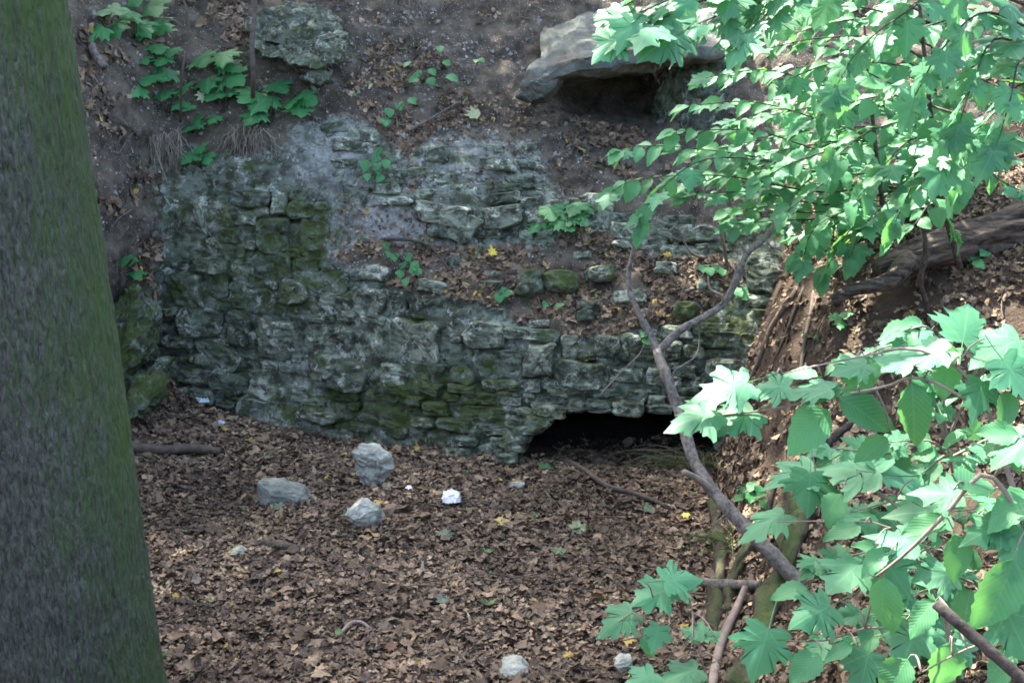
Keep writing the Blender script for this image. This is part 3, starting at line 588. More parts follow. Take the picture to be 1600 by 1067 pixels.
shade_tree('slope_shade_tree', 'unseen tree added on the slope at the right, crown opened for sun patches', (1.6, 16.0, 5.3), [q for q in qgrid(1.3, 5.0, 1.6, 11.0, 0.75, 1.2, 4, 0.42) if math.hypot(q[0] - 2.5, q[1] - 6.5) > 0.75 and math.hypot(q[0] - 1.4, q[1] - 3.3) > 0.5], 5600, (8.0, 12.0), 41, (0.08, 0.15), (0.45, 0.75))

# ================================================================== LEAF LITTER AND GRAVEL
def tpl_leaf(kind, g):
    if kind == 0: out = [(0, -0.5), (0.16, -0.36), (0.27, -0.1), (0.24, 0.18), (0.1, 0.42), (0, 0.55), (-0.12, 0.4), (-0.25, 0.15), (-0.26, -0.12), (-0.14, -0.38)]
    elif kind == 1: out = [(0, -0.4), (0.28, -0.42), (0.24, -0.2), (0.5, -0.05), (0.3, 0.08), (0.34, 0.32), (0.12, 0.24), (0, 0.55), (-0.14, 0.22), (-0.36, 0.3), (-0.28, 0.06), (-0.5, -0.08), (-0.24, -0.22), (-0.26, -0.44)]
    elif kind == 2: out = [(0.0, -0.35), (0.3, -0.3), (0.42, 0.0), (0.3, 0.3), (0.05, 0.4), (-0.2, 0.34), (-0.4, 0.1), (-0.34, -0.22)]
    else: out = [(0, -0.55), (0.1, -0.3), (0.13, 0.1), (0.04, 0.5), (-0.08, 0.45), (-0.14, 0.0), (-0.1, -0.35)]
    o = np.array(out) * (1 + 0.15 * g.normal(size=(len(out), 1))); n = len(o); c1, c2 = g.normal(0, 0.5, 2); tw = g.normal(0, 0.5)
    V = np.vstack([o, [0.02, 0.0]]); z = c1 * V[:, 0] ** 2 + c2 * V[:, 1] ** 2 + tw * V[:, 0] * V[:, 1] + g.normal(0, 0.05, n + 1); z[-1] += g.normal(0, 0.06)
    return np.column_stack([V, z]), np.array([(i, (i + 1) % n, n) for i in range(n)])
gL = np.random.default_rng(3); TPL = [tpl_leaf(k % 4 if k < 14 else 1, gL) for k in range(18)]
PAL = np.array([1.02, 1.08, 1.0]) * np.array([(0.150, 0.100, 0.066), (0.085, 0.056, 0.040), (0.205, 0.142, 0.094), (0.29, 0.205, 0.135), (0.125, 0.083, 0.060), (0.060, 0.043, 0.034), (0.235, 0.165, 0.12), (0.17, 0.125, 0.095)])
PALW = np.array([0.22, 0.17, 0.16, 0.08, 0.17, 0.09, 0.06, 0.05])
def scatter(P, Nn, size, g, tilt=0.38, rise=0.022, odd=0.012, green=0.006, dark=1.0):
    n = len(P); Vs, Fs, Cs, o = [], [], [], 0; k = g.integers(0, len(TPL), n); s = size[0] + (size[1] - size[0]) * g.random(n) ** 1.3
    nn = unit(Nn + g.normal(size=(n, 3)) * tilt); t = unit(np.cross(nn, g.normal(size=(n, 3)))); b = np.cross(nn, t); P = P + Nn * (g.random(n) ** 1.5 * rise)[:, None]
    c = PAL[g.choice(len(PAL), n, p=PALW / PALW.sum())] * g.uniform(0.7, 1.25, (n, 1)) * dark * (1.05 + 0.75 * fbm(P * 1.6, 3, 12))[:, None]; u = g.random(n)
    c[u < odd] = np.array([0.38, 0.28, 0.07]); c[(u > odd) & (u < odd + green)] = np.array([0.10, 0.17, 0.07])
    for q in range(len(TPL)):
        m = np.where(k == q)[0]
        if not len(m): continue
        T, F = TPL[q]; R = np.stack([t[m], b[m], nn[m]], -1)
        V = np.einsum('nij,vj->nvi', R, T) * s[m][:, None, None] + P[m][:, None]
        Vs.append(V.reshape(-1, 3)); Fs.append((F[None] + (np.arange(len(m)) * len(T))[:, None, None]).reshape(-1, 3) + o); Cs.append(np.repeat(c[m], len(T), 0)); o += len(m) * len(T)
    return np.concatenate(Vs), np.concatenate(Fs), np.concatenate(Cs)
def litter_obj(name, label, parts):
    V, F, C, o = [], [], [], 0
    for a, b, c in parts: V.append(a); F.append(b + o); C.append(c); o += len(a)
    return tag(obj(name, mesh(name, np.concatenate(V), np.concatenate(F), False, np.concatenate(C)), M['litter']), label, 'leaf litter', kind='stuff')
def wall_y(x): return np.interp(x, [-3.2, -2.9, -2, -1.1, -0.4, 0.0, 0.3, 0.35, 1.3, 1.35, 1.6], [8.4, 9.0, 8.75, 8.45, 8.15, 8.05, 8.1, 8.5, 8.5, 8.05, 8.6])
n = 96000; x = gL.uniform(-4.2, 2.3, n); y = gL.uniform(4.1, 9.4, n); ok = (y < wall_y(x) + 0.05) & (x < bank_foot(y) + 0.25) & (x > -3.4 - (8.6 - y) * 0.2); x, y = x[ok], y[ok]
P = np.stack([x, y, ground_z(x, y)], -1)
n = 42000; x2 = gL.uniform(0.8, 5.2, n); y2 = gL.uniform(2.6, 9.6, n); nz_ = ground_n(x2, y2)[:, 2]; ok = (x2 > bank_foot(y2) + 0.1) & ((nz_ > 0.62) | (gL.random(n) < 0.55)) & (fbm(np.stack([x2 * 2.2, y2 * 2.2, 0 * x2], -1), 3, 55) > -0.4); x2, y2 = x2[ok], y2[ok]; P2 = np.stack([x2, y2, ground_z(x2, y2)], -1)
litter_obj('leaf_litter', 'thick brown layer of dead leaves covering the hollow floor and right bank', [scatter(P, ground_n(x, y), (0.018, 0.060), gL, 0.30, 0.024, 0.005), scatter(P[::22], ground_n(x[::22], y[::22]), (0.06, 0.11), gL, 0.28, 0.035, 0.006), scatter(P2, ground_n(x2, y2), (0.02, 0.068), gL, 0.5, 0.03, 0.006, 0.004)])
def hill_scatter(n, poly, size, g, **kw):
    poly = np.array(poly, float); px = g.uniform(poly[:, 0].min(), poly[:, 0].max(), n); py = g.uniform(poly[:, 1].min(), poly[:, 1].max(), n); ok = in_poly(px, py, poly)
    clump = fbm(np.stack([px / 45, py / 30, 0 * px], -1), 3, 88) > kw.pop('clump', -9); ok &= clump; px, py = px[ok], py[ok]
    return scatter(hill(px, py), hill_n(px, py), size, g, **kw)
litter_obj('leaf_litter', 'dead leaves caught on the ledge and slope of the rocky bank', [
    hill_scatter(5600, LEDGE_POLY, (0.035, 0.08), gL, clump=-0.16, rise=0.025, odd=0.02), hill_scatter(2600, UPLEAF_POLY, (0.03, 0.08), gL, clump=-0.12, rise=0.02),
    hill_scatter(2600, [(105, 0), (380, 0), (330, 60), (180, 110), (250, 260), (245, 520), (180, 560), (110, 300)], (0.05, 0.10), gL, clump=0.1, rise=0.025),
    hill_scatter(1300, [(870, 190), (1010, 200), (1010, 290), (930, 260), (840, 200)], (0.05, 0.09), gL, clump=-0.1, rise=0.02), hill_scatter(5200, [(-480, -100), (110, -100), (112, 300), (180, 640), (60, 740), (-480, 740)], (0.05, 0.10), gL, clump=-0.05, rise=0.02), hill_scatter(900, [(260, -40), (400, -40), (400, 90), (300, 60)], (0.05, 0.1), gL, clump=0.0),
    hill_scatter(2600, [(850, -120), (1700, -150), (1700, 420), (1260, 400), (1110, 330), (1010, 290), (1060, 200), (1100, 60)], (0.05, 0.1), gL, clump=0.0, rise=0.02), hill_scatter(500, [(400, -60), (900, -60), (830, 40), (560, 40)], (0.04, 0.08), gL, clump=0.2),
    hill_scatter(1100, [(600, 100), (960, 190), (950, 320), (620, 300)], (0.03, 0.07), gL, clump=0.0, rise=0.012), hill_scatter(300, [(530, 300), (700, 340), (700, 390), (520, 400)], (0.03, 0.05), gL)])
def gravel(n, poly, size, g, clump):
    poly = np.array(poly, float); px = g.uniform(poly[:, 0].min(), poly[:, 0].max(), n); py = g.uniform(poly[:, 1].min(), poly[:, 1].max(), n)
    ok = in_poly(px, py, poly) & (fbm(np.stack([px / 60, py / 40, 0 * px], -1), 3, 99) > clump); px, py = px[ok], py[ok]; P = hill(px, py); n = len(P)
    T = np.array([(1, 0, 0), (-1, 0, 0), (0, 1, 0), (0, -1, 0), (0, 0, 1), (0, 0, -1.0)]); F = np.array([(0, 2, 4), (2, 1, 4), (1, 3, 4), (3, 0, 4), (2, 0, 5), (1, 2, 5), (3, 1, 5), (0, 3, 5)])
    s = size[0] + (size[1] - size[0]) * g.random(n) ** 4; A = unit(g.normal(size=(n, 3))); B = unit(np.cross(A, g.normal(size=(n, 3)))); Cc = np.cross(A, B); R = np.stack([A, B, Cc], -1)
    TT = T[None] * g.uniform(0.5, 1.1, (n, 6, 1)); V = np.einsum('nij,nvj->nvi', R, TT) * s[:, None, None] + P[:, None]
    c = np.where(s[:, None] > 0.02, 0.09 + 0.16 * g.random((n, 1)), 0.10 + 0.42 * g.random((n, 1)) ** 2) * np.array([1.0, 1.0, 0.88]); return V.reshape(-1, 3), (F[None] + (np.arange(n) * 6)[:, None, None]).reshape(-1, 3), np.repeat(c, 6, 0)
gv = [gravel(5200, [(500, 0), (1060, 0), (860, 60), (800, 150), (960, 230), (940, 330), (560, 330), (480, 200)], (0.004, 0.034), gL, 0.02), gravel(2600, [(110, 0), (500, 0), (520, 240), (250, 260), (200, 560), (150, 560)], (0.004, 0.026), gL, 0.08),
      gravel(1500, [(500, 330), (700, 350), (740, 420), (620, 440), (520, 420)], (0.004, 0.024), gL, -0.2), gravel(420, [(500, 0), (860, 0), (800, 150), (960, 230), (940, 330), (560, 330), (480, 120)], (0.012, 0.042), gL, -0.2), gravel(420, [(110, 0), (500, 0), (520, 240), (250, 260), (200, 620), (150, 560)], (0.012, 0.045), gL, -0.2), gravel(1200, LEDGE_POLY, (0.005, 0.03), gL, 0.0)]
V, F, C, o_ = [], [], [], 0
for a, b, c in gv: V.append(a); F.append(b + o_); C.append(c); o_ += len(a)
tag(obj('gravel', mesh('gravel', np.concatenate(V), np.concatenate(F), False, np.concatenate(C)), M['gravel']), 'small pale chips of stone scattered over the earth slope', 'gravel', kind='stuff')

tw = []
for k in range(420):
    x0, y0 = gL.uniform(-3.0, 3.2), gL.uniform(4.4, 8.3); a = gL.uniform(0, 6.28); L_ = gL.uniform(0.05, 0.28); q = np.linspace(-0.5, 0.5, 4)
    if y0 > wall_y(x0) - 0.1: continue
    X_ = x0 + np.cos(a) * q * L_ + gL.normal(0, 0.006, 4); Y_ = y0 + np.sin(a) * q * L_ + gL.normal(0, 0.006, 4); tw.append(tube(np.stack([X_, Y_, ground_z(X_, Y_) + gL.uniform(0.012, 0.035)], -1), np.linspace(1, 0.6, 4) * gL.uniform(0.002, 0.006), 4, 0, 0, 1, False))
V, F = merge(tw); tag(obj('twig_litter', mesh('twig_litter', V, F), M['root']), 'thin broken twigs scattered through the leaf litter', 'twigs', kind='stuff')

# ================================================================== LOOSE STONES, STICKS AND LITTER ON THE FLOOR
def on_ground(px, py):
    """where the sight line through (px, py) meets the ground"""
    p = at(px, py, np.arange(2.0, 9.6, 0.01)); k = np.nonzero(p[:, 2] <= ground_z(p[:, 0], p[:, 1]))[0]
    return p[k[0]] if len(k) else at(px, py, 8.0)
def ground_rock(outline, label, seed, mat='pale', h=0.10, rough=0.08, grp='pale stones lying on the leaf litter', name='loose_stone', zoff=-0.03, tip=0.0):
    """a stone lying on the floor; the outline is its silhouette in the photograph"""
    c = np.mean(outline, 0); p0 = on_ground(c[0], max(q[1] for q in outline)); pts = []
    for (a, b) in outline:
        q = at(a, b, p0[1] + 0.05); pts += [q, q + np.array([0, h, -0.1 * h]), q * 0.5 + (at(c[0], c[1], p0[1] + 0.05)) * 0.5 + np.array([0, -0.25 * h, 0])]
    pts.append(at(c[0], c[1], p0[1] + 0.05) + np.array([0, 0.4 * h, -0.6 * h]))
    return rock(name, [np.asarray(p) + np.array([0, 0, zoff]) for p in pts], label, 'stone', M[mat], rough, seed, 2, grp, 3.5)
ground_rock([(402, 748), (436, 749), (470, 762), (483, 776), (478, 788), (440, 792), (404, 782)], 'flat grey stone slab half buried in leaves, left of the other two', 51, 'ledge', 0.16, 0.06)
ground_rock([(552, 700), (568, 690), (590, 694), (612, 706), (613, 728), (600, 745), (584, 762), (562, 748), (556, 722)], 'tall upright pale stone nearest the wall foot', 52, 'pale', 0.12, 0.12)
ground_rock([(538, 798), (562, 777), (590, 790), (599, 812), (594, 829), (570, 822), (548, 812)], 'pale angular stone in front of the tall upright stone', 53, 'pale', 0.12, 0.10)
ground_rock([(356, 856), (372, 850), (386, 860), (380, 872), (358, 868)], 'small dull grey stone among leaves near the tree trunk', 54, 'ledge', 0.08)
ground_rock([(770, 1048), (785, 1035), (815, 1033), (828, 1045), (826, 1060), (775, 1062)], 'pale stone at the bottom edge of the picture, middle', 55, 'pale', 0.14)
ground_rock([(960, 1030), (972, 1020), (988, 1022), (990, 1045), (978, 1056), (965, 1048)], 'small whitish stone low on the right beside maple leaves', 56, 'pale', 0.08)
ground_rock([(785, 758), (800, 750), (820, 750), (816, 762), (790, 767)], 'small flat grey stone below the wall corner, right of the white paper', 57, 'ledge', 0.08)
ground_rock([(470, 1055), (480, 1046), (495, 1048), (498, 1062), (474, 1066)], 'rounded brown stone at the bottom edge near the trunk', 58, 'ledge', 0.08)
ground_rock([(578, 934), (590, 928), (602, 934), (600, 946), (582, 946)], 'small greenish stone in the middle of the open leaf floor', 59, 'stone', 0.06)
ground_rock([(666, 922), (680, 914), (694, 918), (688, 928), (670, 930)], 'small dark green stone right of the floor middle', 60, 'stone', 0.06)
def crumple(name, px, py, wpx, hpx_, label, cat, mat, seed):
    g = np.random.default_rng(seed); p = on_ground(px, py + hpx_ / 2); k = size_at(1, p[1]); n = 9; u = np.linspace(-0.5, 0.5, n); U, W = np.meshgrid(u, u, indexing='ij')
    r = 1 - 0.25 * (U ** 2 + W ** 2) * 2; X = U * wpx * k * r + g.normal(0, 0.006, U.shape); Yy = W * hpx_ * 2.2 * k * r + g.normal(0, 0.006, U.shape)
    Z = hpx_ * k * 0.9 * (0.35 + 0.8 * (0.5 - np.maximum(np.abs(U), np.abs(W))) * 2 * (0.6 + 0.5 * vnoise(np.stack([U * 6, W * 6, 0 * U], -1), seed))) * (np.maximum(np.abs(U), np.abs(W)) < 0.49)
    return tag(obj(name, mesh(name, np.stack([X, Yy, Z], -1).reshape(-1, 3), grid_faces(n, n), False), mat, None, p + np.array([0, -0.03, 0.03])), label, cat)
crumple('paper_scrap', 706, 774, 34, 18, 'crumpled white paper lying on brown leaves in front of the wall', 'paper', M['tissue'], 4)
crumple('plastic_scrap', 321, 622, 30, 13, 'pale blue crumpled plastic scrap at the left corner of the wall', 'plastic', M['plastic'], 6)
crumple('plastic_scrap', 347, 662, 11, 5, 'tiny bluish scrap below the bigger blue one', 'plastic', M['plastic'], 8)
crumple('plastic_scrap', 640, 764, 9, 4, 'small pale scrap right of the tall upright stone', 'plastic', M['tissue'], 9)
def stick(name, pts, r, label, mat='twig', cat='stick', grp='sticks lying on the floor', ns=8, n=24, r1=None, rough=0.25, seed=3):
    P = smooth_path(pts, n); o = P[0].copy(); V, F = tube(P - o, np.linspace(r, r1 if r1 is not None else r * 0.6, n), ns, rough, seed, 40)
    return tag(obj(name, mesh(name, V, F), M[mat], None, o), label, cat, grp)
def gp(px, py, up=0.02): p = on_ground(px, py); return p + np.array([0, 0, up])
stick('fallen_stick', [gp(150, 703, 0.04), gp(210, 708, 0.045), gp(270, 712, 0.045), gp(305, 711, 0.05), gp(345, 712, 0.03)], 0.042, 'thick brown stick lying on leaves beside the trunk', 'root', r1=0.03)
stick('fallen_stick', [gp(882, 722), gp(915, 742, 0.03), gp(950, 766, 0.03), gp(1000, 780, 0.03), gp(1052, 800, 0.02)], 0.022, 'grey brown stick slanting across leaves below the dark opening', 'root')
stick('fallen_stick', [gp(412, 852), gp(440, 858), gp(482, 862)], 0.028, 'short dark stick half hidden in leaves below the flat slab', 'root')
stick('fallen_stick', [at(143, 72, 9.1), at(150, 88, 9.0), at(163, 106, 8.95)], 0.032, 'broken grey stick end on the slope right of the trunk top', 'twig', r1=0.028)
stick('bark_strip', [gp(535, 990, 0.01), gp(548, 982, 0.03), gp(565, 980, 0.03), gp(582, 988, 0.01)], 0.012, 'curled whitish bark strip on the open leaf floor', 'shoot', 'bark', None)
stick('ledge_twig', [hill(600, 375) + np.array([0, -.03, .02]), hill(640, 378) + np.array([0, -.05, .03]), hill(670, 384) + np.array([0, -.05, .02]), hill(690, 405) + np.array([0, -.05, .02]), hill(706, 424) + np.array([0, -.03, 0])], 0.013, 'dark curved twig lying at the left end of the leafy ledge', 'darktwig', 'twig', 'twigs on the slope')

# single fallen leaves that stand out
def leaf_mesh_dead(seed):
    g = np.random.default_rng(seed); T, F = tpl_leaf(1, g); return T, F
for k, (px, py, s, c, onhill, lab) in enumerate([(770, 397, 0.09, (0.50, 0.42, 0.06), True, 'bright yellow fallen leaf on the ledge above the boulder pair'), (785, 820, 0.09, (0.42, 0.33, 0.12), False, 'tan yellow fallen leaf on the floor below the white paper'),
        (902, 832, 0.12, (0.20, 0.24, 0.13), False, 'large pale green fallen maple leaf on the floor right of centre'), (875, 868, 0.10, (0.10, 0.15, 0.08), False, 'dark green fallen leaf near the pale green maple leaf'), (850, 735, 0.11, (0.05, 0.15, 0.06), False, 'green fallen leaf just outside the dark opening'),
        (1015, 802, 0.09, (0.11, 0.17, 0.10), False, 'grey green fallen leaf right of the slanting stick'), (700, 842, 0.10, (0.14, 0.18, 0.11), False, 'faded green fallen leaf below the white paper'), (523, 680, 0.09, (0.34, 0.17, 0.05), False, 'orange brown fallen leaf at the wall foot'),
        (690, 945, 0.08, (0.13, 0.16, 0.12), False, 'pale green fallen leaf low on the open floor'), (612, 1020, 0.07, (0.17, 0.085, 0.05), False, 'reddish fallen leaf near the bottom edge'), (435, 800, 0.08, (0.09, 0.14, 0.08), False, 'small green leaf fragment below the flat slab'), (738, 185, 0.14, (0.26, 0.30, 0.16), True, 'pale green fallen leaf on the slope left of the rock slab'),
        (905, 240, 0.12, (0.22, 0.22, 0.10), True, 'olive fallen leaf on earth below the rock slab'), (1070, 812, 0.07, (0.45, 0.42, 0.08), False, 'yellow green fallen leaf at the foot of the right bank'), (315, 150, 0.11, (0.55, 0.62, 0.42), True, 'cream coloured leaf among the seedlings, upper left')]):
    T, F = leaf_mesh_dead(600 + k); p = (hill(px, py) + hill_n(px, py) * 0.03) if onhill else gp(px, py, 0.035); Nn = unit((hill_n(px, py) if onhill else np.array([0, -0.35, 0.9])) + 0.2 * gL.normal(size=3))
    t_ = unit(np.cross(Nn, gL.normal(size=3))); R = np.stack([t_, np.cross(Nn, t_), Nn], -1); T = T * np.array([1, 1, 0.5])
    tag(obj('fallen_leaf', mesh('fallen_leaf', (T @ R.T) * s, F, False, np.tile(np.array(c), (len(T), 1))), M['litter'], None, p), lab, 'leaf', 'single fallen leaves that stand out')

# ================================================================== LIVING LEAVES
def maple_mesh(seed, curl=1.0, pet=0.5):
    g = np.random.default_rng(seed)
    half = [(0.10, -0.07), (0.30, -0.11), (0.47, -0.05), (0.37, 0.05), (0.44, 0.13), (0.41, 0.17), (0.52, 0.21), (0.69, 0.35), (0.53, 0.37), (0.54, 0.50), (0.44, 0.47), (0.31, 0.46), (0.31, 0.58), (0.38, 0.69), (0.23, 0.72), (0.14, 0.85)]
    fine = []
    for q in range(len(half)):      # small extra teeth between the main points
        fine.append(half[q])
        if 2 <= q < len(half) - 1:
            a_, b_ = np.array(half[q]), np.array(half[q + 1]); d_ = b_ - a_; fine.append(tuple(a_ + d_ * 0.5 + np.array([d_[1], -d_[0]]) * g.uniform(-0.10, 0.22)))
    half = fine; o = [(0, 0)] + half + [(0, 1.03)] + [(-a, b) for a, b in half[::-1]]; o = np.array(o); o = o * (1 + 0.05 * g.normal(size=(len(o), 1))); o[:, 0] *= g.uniform(0.85, 1.05); n = len(o); c = np.array([0.0, 0.22])
    V = np.vstack([o, c + (o - c) * 0.52, c]); x, y = V[:, 0], V[:, 1]; ang = np.arctan2(x, y + 0.05); r = np.hypot(x, y)
    z = -curl * g.uniform(0.02, 0.26) * r ** 2 + 0.03 * np.cos(ang * 7.2) * r + 0.07 * r * vnoise(np.column_stack([V * 3.2, np.full(len(V), seed * 1.3)]), seed) + curl * g.normal(0, 0.12) * x + 0.12 * curl * g.normal() * x * y
    V3 = np.column_stack([V, z]); j = np.arange(n); j2 = (j + 1) % n
    F4 = np.stack([j, j2, n + j2, n + j], -1); F3 = np.stack([n + j, n + j2, np.full(n, 2 * n)], -1)
    return add_petiole(V3, F3, F4, pet)
def ovate_mesh(seed, curl=1.0, pet=0.12, wide=0.36):
    g = np.random.default_rng(seed); m = 15; t = np.linspace(0, 1, m); wv = wide * np.sin(np.pi * np.clip(t, 0, 1) ** 0.78) ** 0.8 * (1 - 0.12 * t); wv[0] = 0.02; wv[-1] = 0.004
    tooth = np.where(np.arange(m) % 2 == 0, 1.06, 0.93); fold = g.uniform(0.05, 0.3); dr = curl * g.uniform(0.12, 0.5); side = curl * g.normal(0, 0.12); rows = []
    for k, f in enumerate((-1, -0.55, 0, 0.55, 1)):
        ww = wv * f * (tooth if abs(f) == 1 else 1); yy = t + (0.035 * np.abs(f)); z = fold * np.abs(ww) - dr * t ** 2 + 0.05 * abs(f) * vnoise(np.stack([t * 5, 0 * t + f * 3, 0 * t + seed], -1), seed)
        rows.append(np.stack([ww + side * t ** 2, yy, z], -1))
    V = np.stack(rows, 1).reshape(-1, 3); return add_petiole(V, np.zeros((0, 3), int), grid_faces(m, 5), pet)
def add_petiole(V, F3, F4, pet):
    uv = V[:, :2].copy(); o = len(V); r = 0.011; P = np.array([(0, 0.02, 0), (0, -pet * 0.5, 0.02 * pet), (0, -pet, 0.12 * pet)]); T = []
    for p in P: T += [p + np.array([r, 0, 0]), p + np.array([-r * 0.5, 0, r]), p + np.array([-r * 0.5, 0, -r])]
    V = np.vstack([V, T]); uv = np.vstack([uv, np.zeros((9, 2))]); F4 = np.vstack([F4, grid_faces(3, 3, True) + o])
    return mesh('leaf', V, [F3, F4] if len(F3) else [F4], True, None, uv)
MAPLE = [maple_mesh(100 + k, 1.0, 0.55) for k in range(12)]; OVATE = [ovate_mesh(200 + k, 1.0, 0.12, 0.29 + 0.012 * k) for k in range(12)]; HERB = [maple_mesh(300 + k, 0.8, 0.35) for k in range(4)]; ROUND = [ovate_mesh(400 + k, 0.5, 0.25, 0.44) for k in range(4)]
for me in MAPLE: me.materials.append(M['maple'])
for me in OVATE: me.materials.append(M['ovate'])
for me in HERB + ROUND: me.materials.append(M['herb'])
gF = np.random.default_rng(17)
def put_leaf(parent, me, P, tip, Nn, s):
    """blade lies along tip with upper side Nn; P is where the blade meets its stalk"""
    tip = unit(tip); Nn = unit(Nn - tip * (np.asarray(Nn) @ tip)); X = np.cross(tip, Nn)
    o = bpy.data.objects.new('leaf', me); col.objects.link(o); o.parent = parent; L = np.asarray(P) - np.array(parent.location)
    o.matrix_basis = Matrix(((X[0] * s, tip[0] * s, Nn[0] * s, L[0]), (X[1] * s, tip[1] * s, Nn[1] * s, L[1]), (X[2] * s, tip[2] * s, Nn[2] * s, L[2]), (0, 0, 0, 1))); return o
def twig(parent, pts, r0, r1, mat='shoot', name='branch', n=14, ns=6, rough=0.12):
    P = smooth_path(pts, n); V, F = tube(P - np.array(parent.location), np.linspace(r0, r1, n), ns, rough, 5, 60); obj(name, mesh(name, V, F), M[mat], parent); return P
def spray(parent, P, leaves, L, step=1, droop=0.25, mix=1.0, skip=1, tilt=(0, -0.3, 1.0), mat=None):
    """leaves set alternately along a branch path P, blades spread in a loose plane"""
    n = len(P); T = unit(np.gradient(P, axis=0)); k = skip; side = 1
    while k < n:
        up = unit(np.array(tilt) + gF.normal(0, 0.28, 3)); out = unit(np.cross(T[k], up)) * side; f = k / n
        tip = unit(T[k] * (0.55 + 0.5 * f) + out * 0.9 * (1.1 - 0.6 * f) + np.array([0, 0, -droop]) + gF.normal(0, 0.2, 3)); s = L * gF.uniform(0.55, 1.25)
        me = leaves[gF.integers(len(leaves))]; put_leaf(parent, me, P[k] + tip * s * (0.32 if me in MAPLE else 0.1), tip, up, s); side = -side; k += step
    put_leaf(parent, leaves[gF.integers(len(leaves))], P[-1] + T[-1] * L * 0.1, unit(T[-1] + np.array([0, 0, -droop])), unit(np.array(tilt) + gF.normal(0, 0.2, 3)), L)

def earth(x, y): return np.array([x, y, float(ground_z(x, y)) - 0.03])
def shrub(name, label, stem, sprays, leaves, L, group=None, stem_r=0.016, mat='darktwig', step=1, n=10, droop=0.25, tilt=(0, -0.35, 1.0)):
    """stem: list of (px,py,Y); sprays: (start on stem 0..1, list of (px,py,Y))"""
    S = [np.asarray(p) if isinstance(p, np.ndarray) else at(*p) for p in stem]; o = empty(name, S[0], label, 'shrub', group); SPt = twig(o, S, stem_r, stem_r * 0.45, mat, 'stem', 22, 8)
    for s in sprays:
        f, pts = s[0], s[1]; lv = s[2] if len(s) > 2 else leaves; LL = s[3] if len(s) > 3 else L
        base = SPt[int(f * 21)]; pts3 = [base] + [at(*p) for p in pts]; ln = sum(np.linalg.norm(np.asarray(pts3[i + 1]) - pts3[i]) for i in range(len(pts3) - 1)); k = max(5, int(ln / (LL * 0.42)))
        P = twig(o, pts3, 0.007, 0.002, mat, 'branch', k, 5); spray(o, P, lv, LL, step, droop, skip=max(1, int(k * 0.15)), tilt=tilt)
    return o
# ---- shrubs hanging over the top right, far ones first (positions read off the photograph, each at its own distance)
MIXL = MAPLE[:3] + OVATE
shrub('hazel_shrub', 'leafy green shrub reaching left below the rock slab', [(1390, 420, 7.2), (1380, 330, 7.1), (1365, 200, 7.0), (1350, 40, 6.9)], [
    (0.55, [(1300, 240, 6.9), (1180, 205, 6.8), (1060, 205, 6.7)]), (0.45, [(1290, 270, 6.9), (1150, 240, 6.8), (1020, 228, 6.7), (975, 235, 6.6)]), (0.4, [(1280, 300, 6.9), (1130, 275, 6.8), (1000, 280, 6.7), (955, 300, 6.6)]),
    (0.35, [(1290, 320, 6.9), (1180, 300, 6.8), (1080, 305, 6.7)]), (0.3, [(1300, 340, 6.9), (1210, 345, 6.8), (1150, 350, 6.7)]), (0.6, [(1290, 190, 6.9), (1180, 160, 6.8), (1080, 165, 6.7)]), (0.5, [(1330, 230, 6.6), (1250, 250, 6.5), (1190, 280, 6.4)]), (0.7, [(1300, 140, 6.8), (1200, 110, 6.7), (1110, 120, 6.6)]),
    (0.42, [(1330, 260, 6.5), (1270, 300, 6.4), (1230, 330, 6.3)]), (0.25, [(1340, 350, 6.5), (1310, 385, 6.45), (1290, 425, 6.4)]), (0.3, [(1320, 330, 6.5), (1270, 360, 6.45), (1255, 405, 6.4)]), (0.3, [(1360, 340, 6.5), (1340, 370, 6.45), (1330, 400, 6.4)]), (0.3, [(1340, 330, 6.8), (1290, 360, 6.7), (1250, 395, 6.6)]), (0.38, [(1240, 260, 6.8), (1100, 250, 6.6), (1010, 320, 6.5), (1000, 350, 6.45)])], MIXL, 0.115, 'shrubs over the right bank', 0.018)
shrub('hazel_shrub', 'dense green shrub filling the upper right above the log', [(1500, 420, 6.6), (1470, 300, 6.5), (1450, 140, 6.4), (1430, -60, 6.3)], [
    (0.8, [(1380, 20, 6.2), (1290, 10, 6.1), (1200, 25, 6.0)]), (0.75, [(1380, 60, 6.2), (1280, 60, 6.1), (1180, 80, 6.0)]), (0.7, [(1390, 100, 6.2), (1300, 100, 6.1), (1230, 125, 6.0)]), (0.6, [(1400, 150, 6.2), (1330, 160, 6.1), (1260, 190, 6.0)]), (0.55, [(1410, 190, 6.2), (1350, 210, 6.1), (1300, 250, 6.0)]),
    (0.5, [(1420, 220, 6.2), (1380, 260, 6.1), (1340, 310, 6.0)]), (0.45, [(1440, 250, 6.2), (1420, 300, 6.1), (1400, 345, 6.05)]), (0.7, [(1520, 120, 6.2), (1570, 140, 6.1), (1640, 160, 6.0)]), (0.6, [(1530, 190, 6.2), (1590, 220, 6.1), (1650, 240, 6.0)]), (0.5, [(1520, 240, 6.2), (1560, 280, 6.1), (1600, 300, 6.0)]), (0.4, [(1440, 290, 6.0), (1470, 330, 5.9), (1490, 360, 5.9)]),
    (0.85, [(1500, 30, 6.2), (1570, 50, 6.1), (1640, 60, 6.0)]), (0.55, [(1500, 200, 5.9), (1510, 240, 5.8), (1500, 290, 5.7)]), (0.65, [(1390, 130, 5.9), (1340, 110, 5.8), (1290, 140, 5.7)]), (0.9, [(1360, -20, 6.0), (1280, -30, 5.9), (1150, 20, 5.8)]), (0.3, [(1450, 320, 6.3), (1430, 350, 6.2), (1400, 370, 6.2)])], MIXL, 0.12, 'shrubs over the right bank', 0.018, droop=0.35)
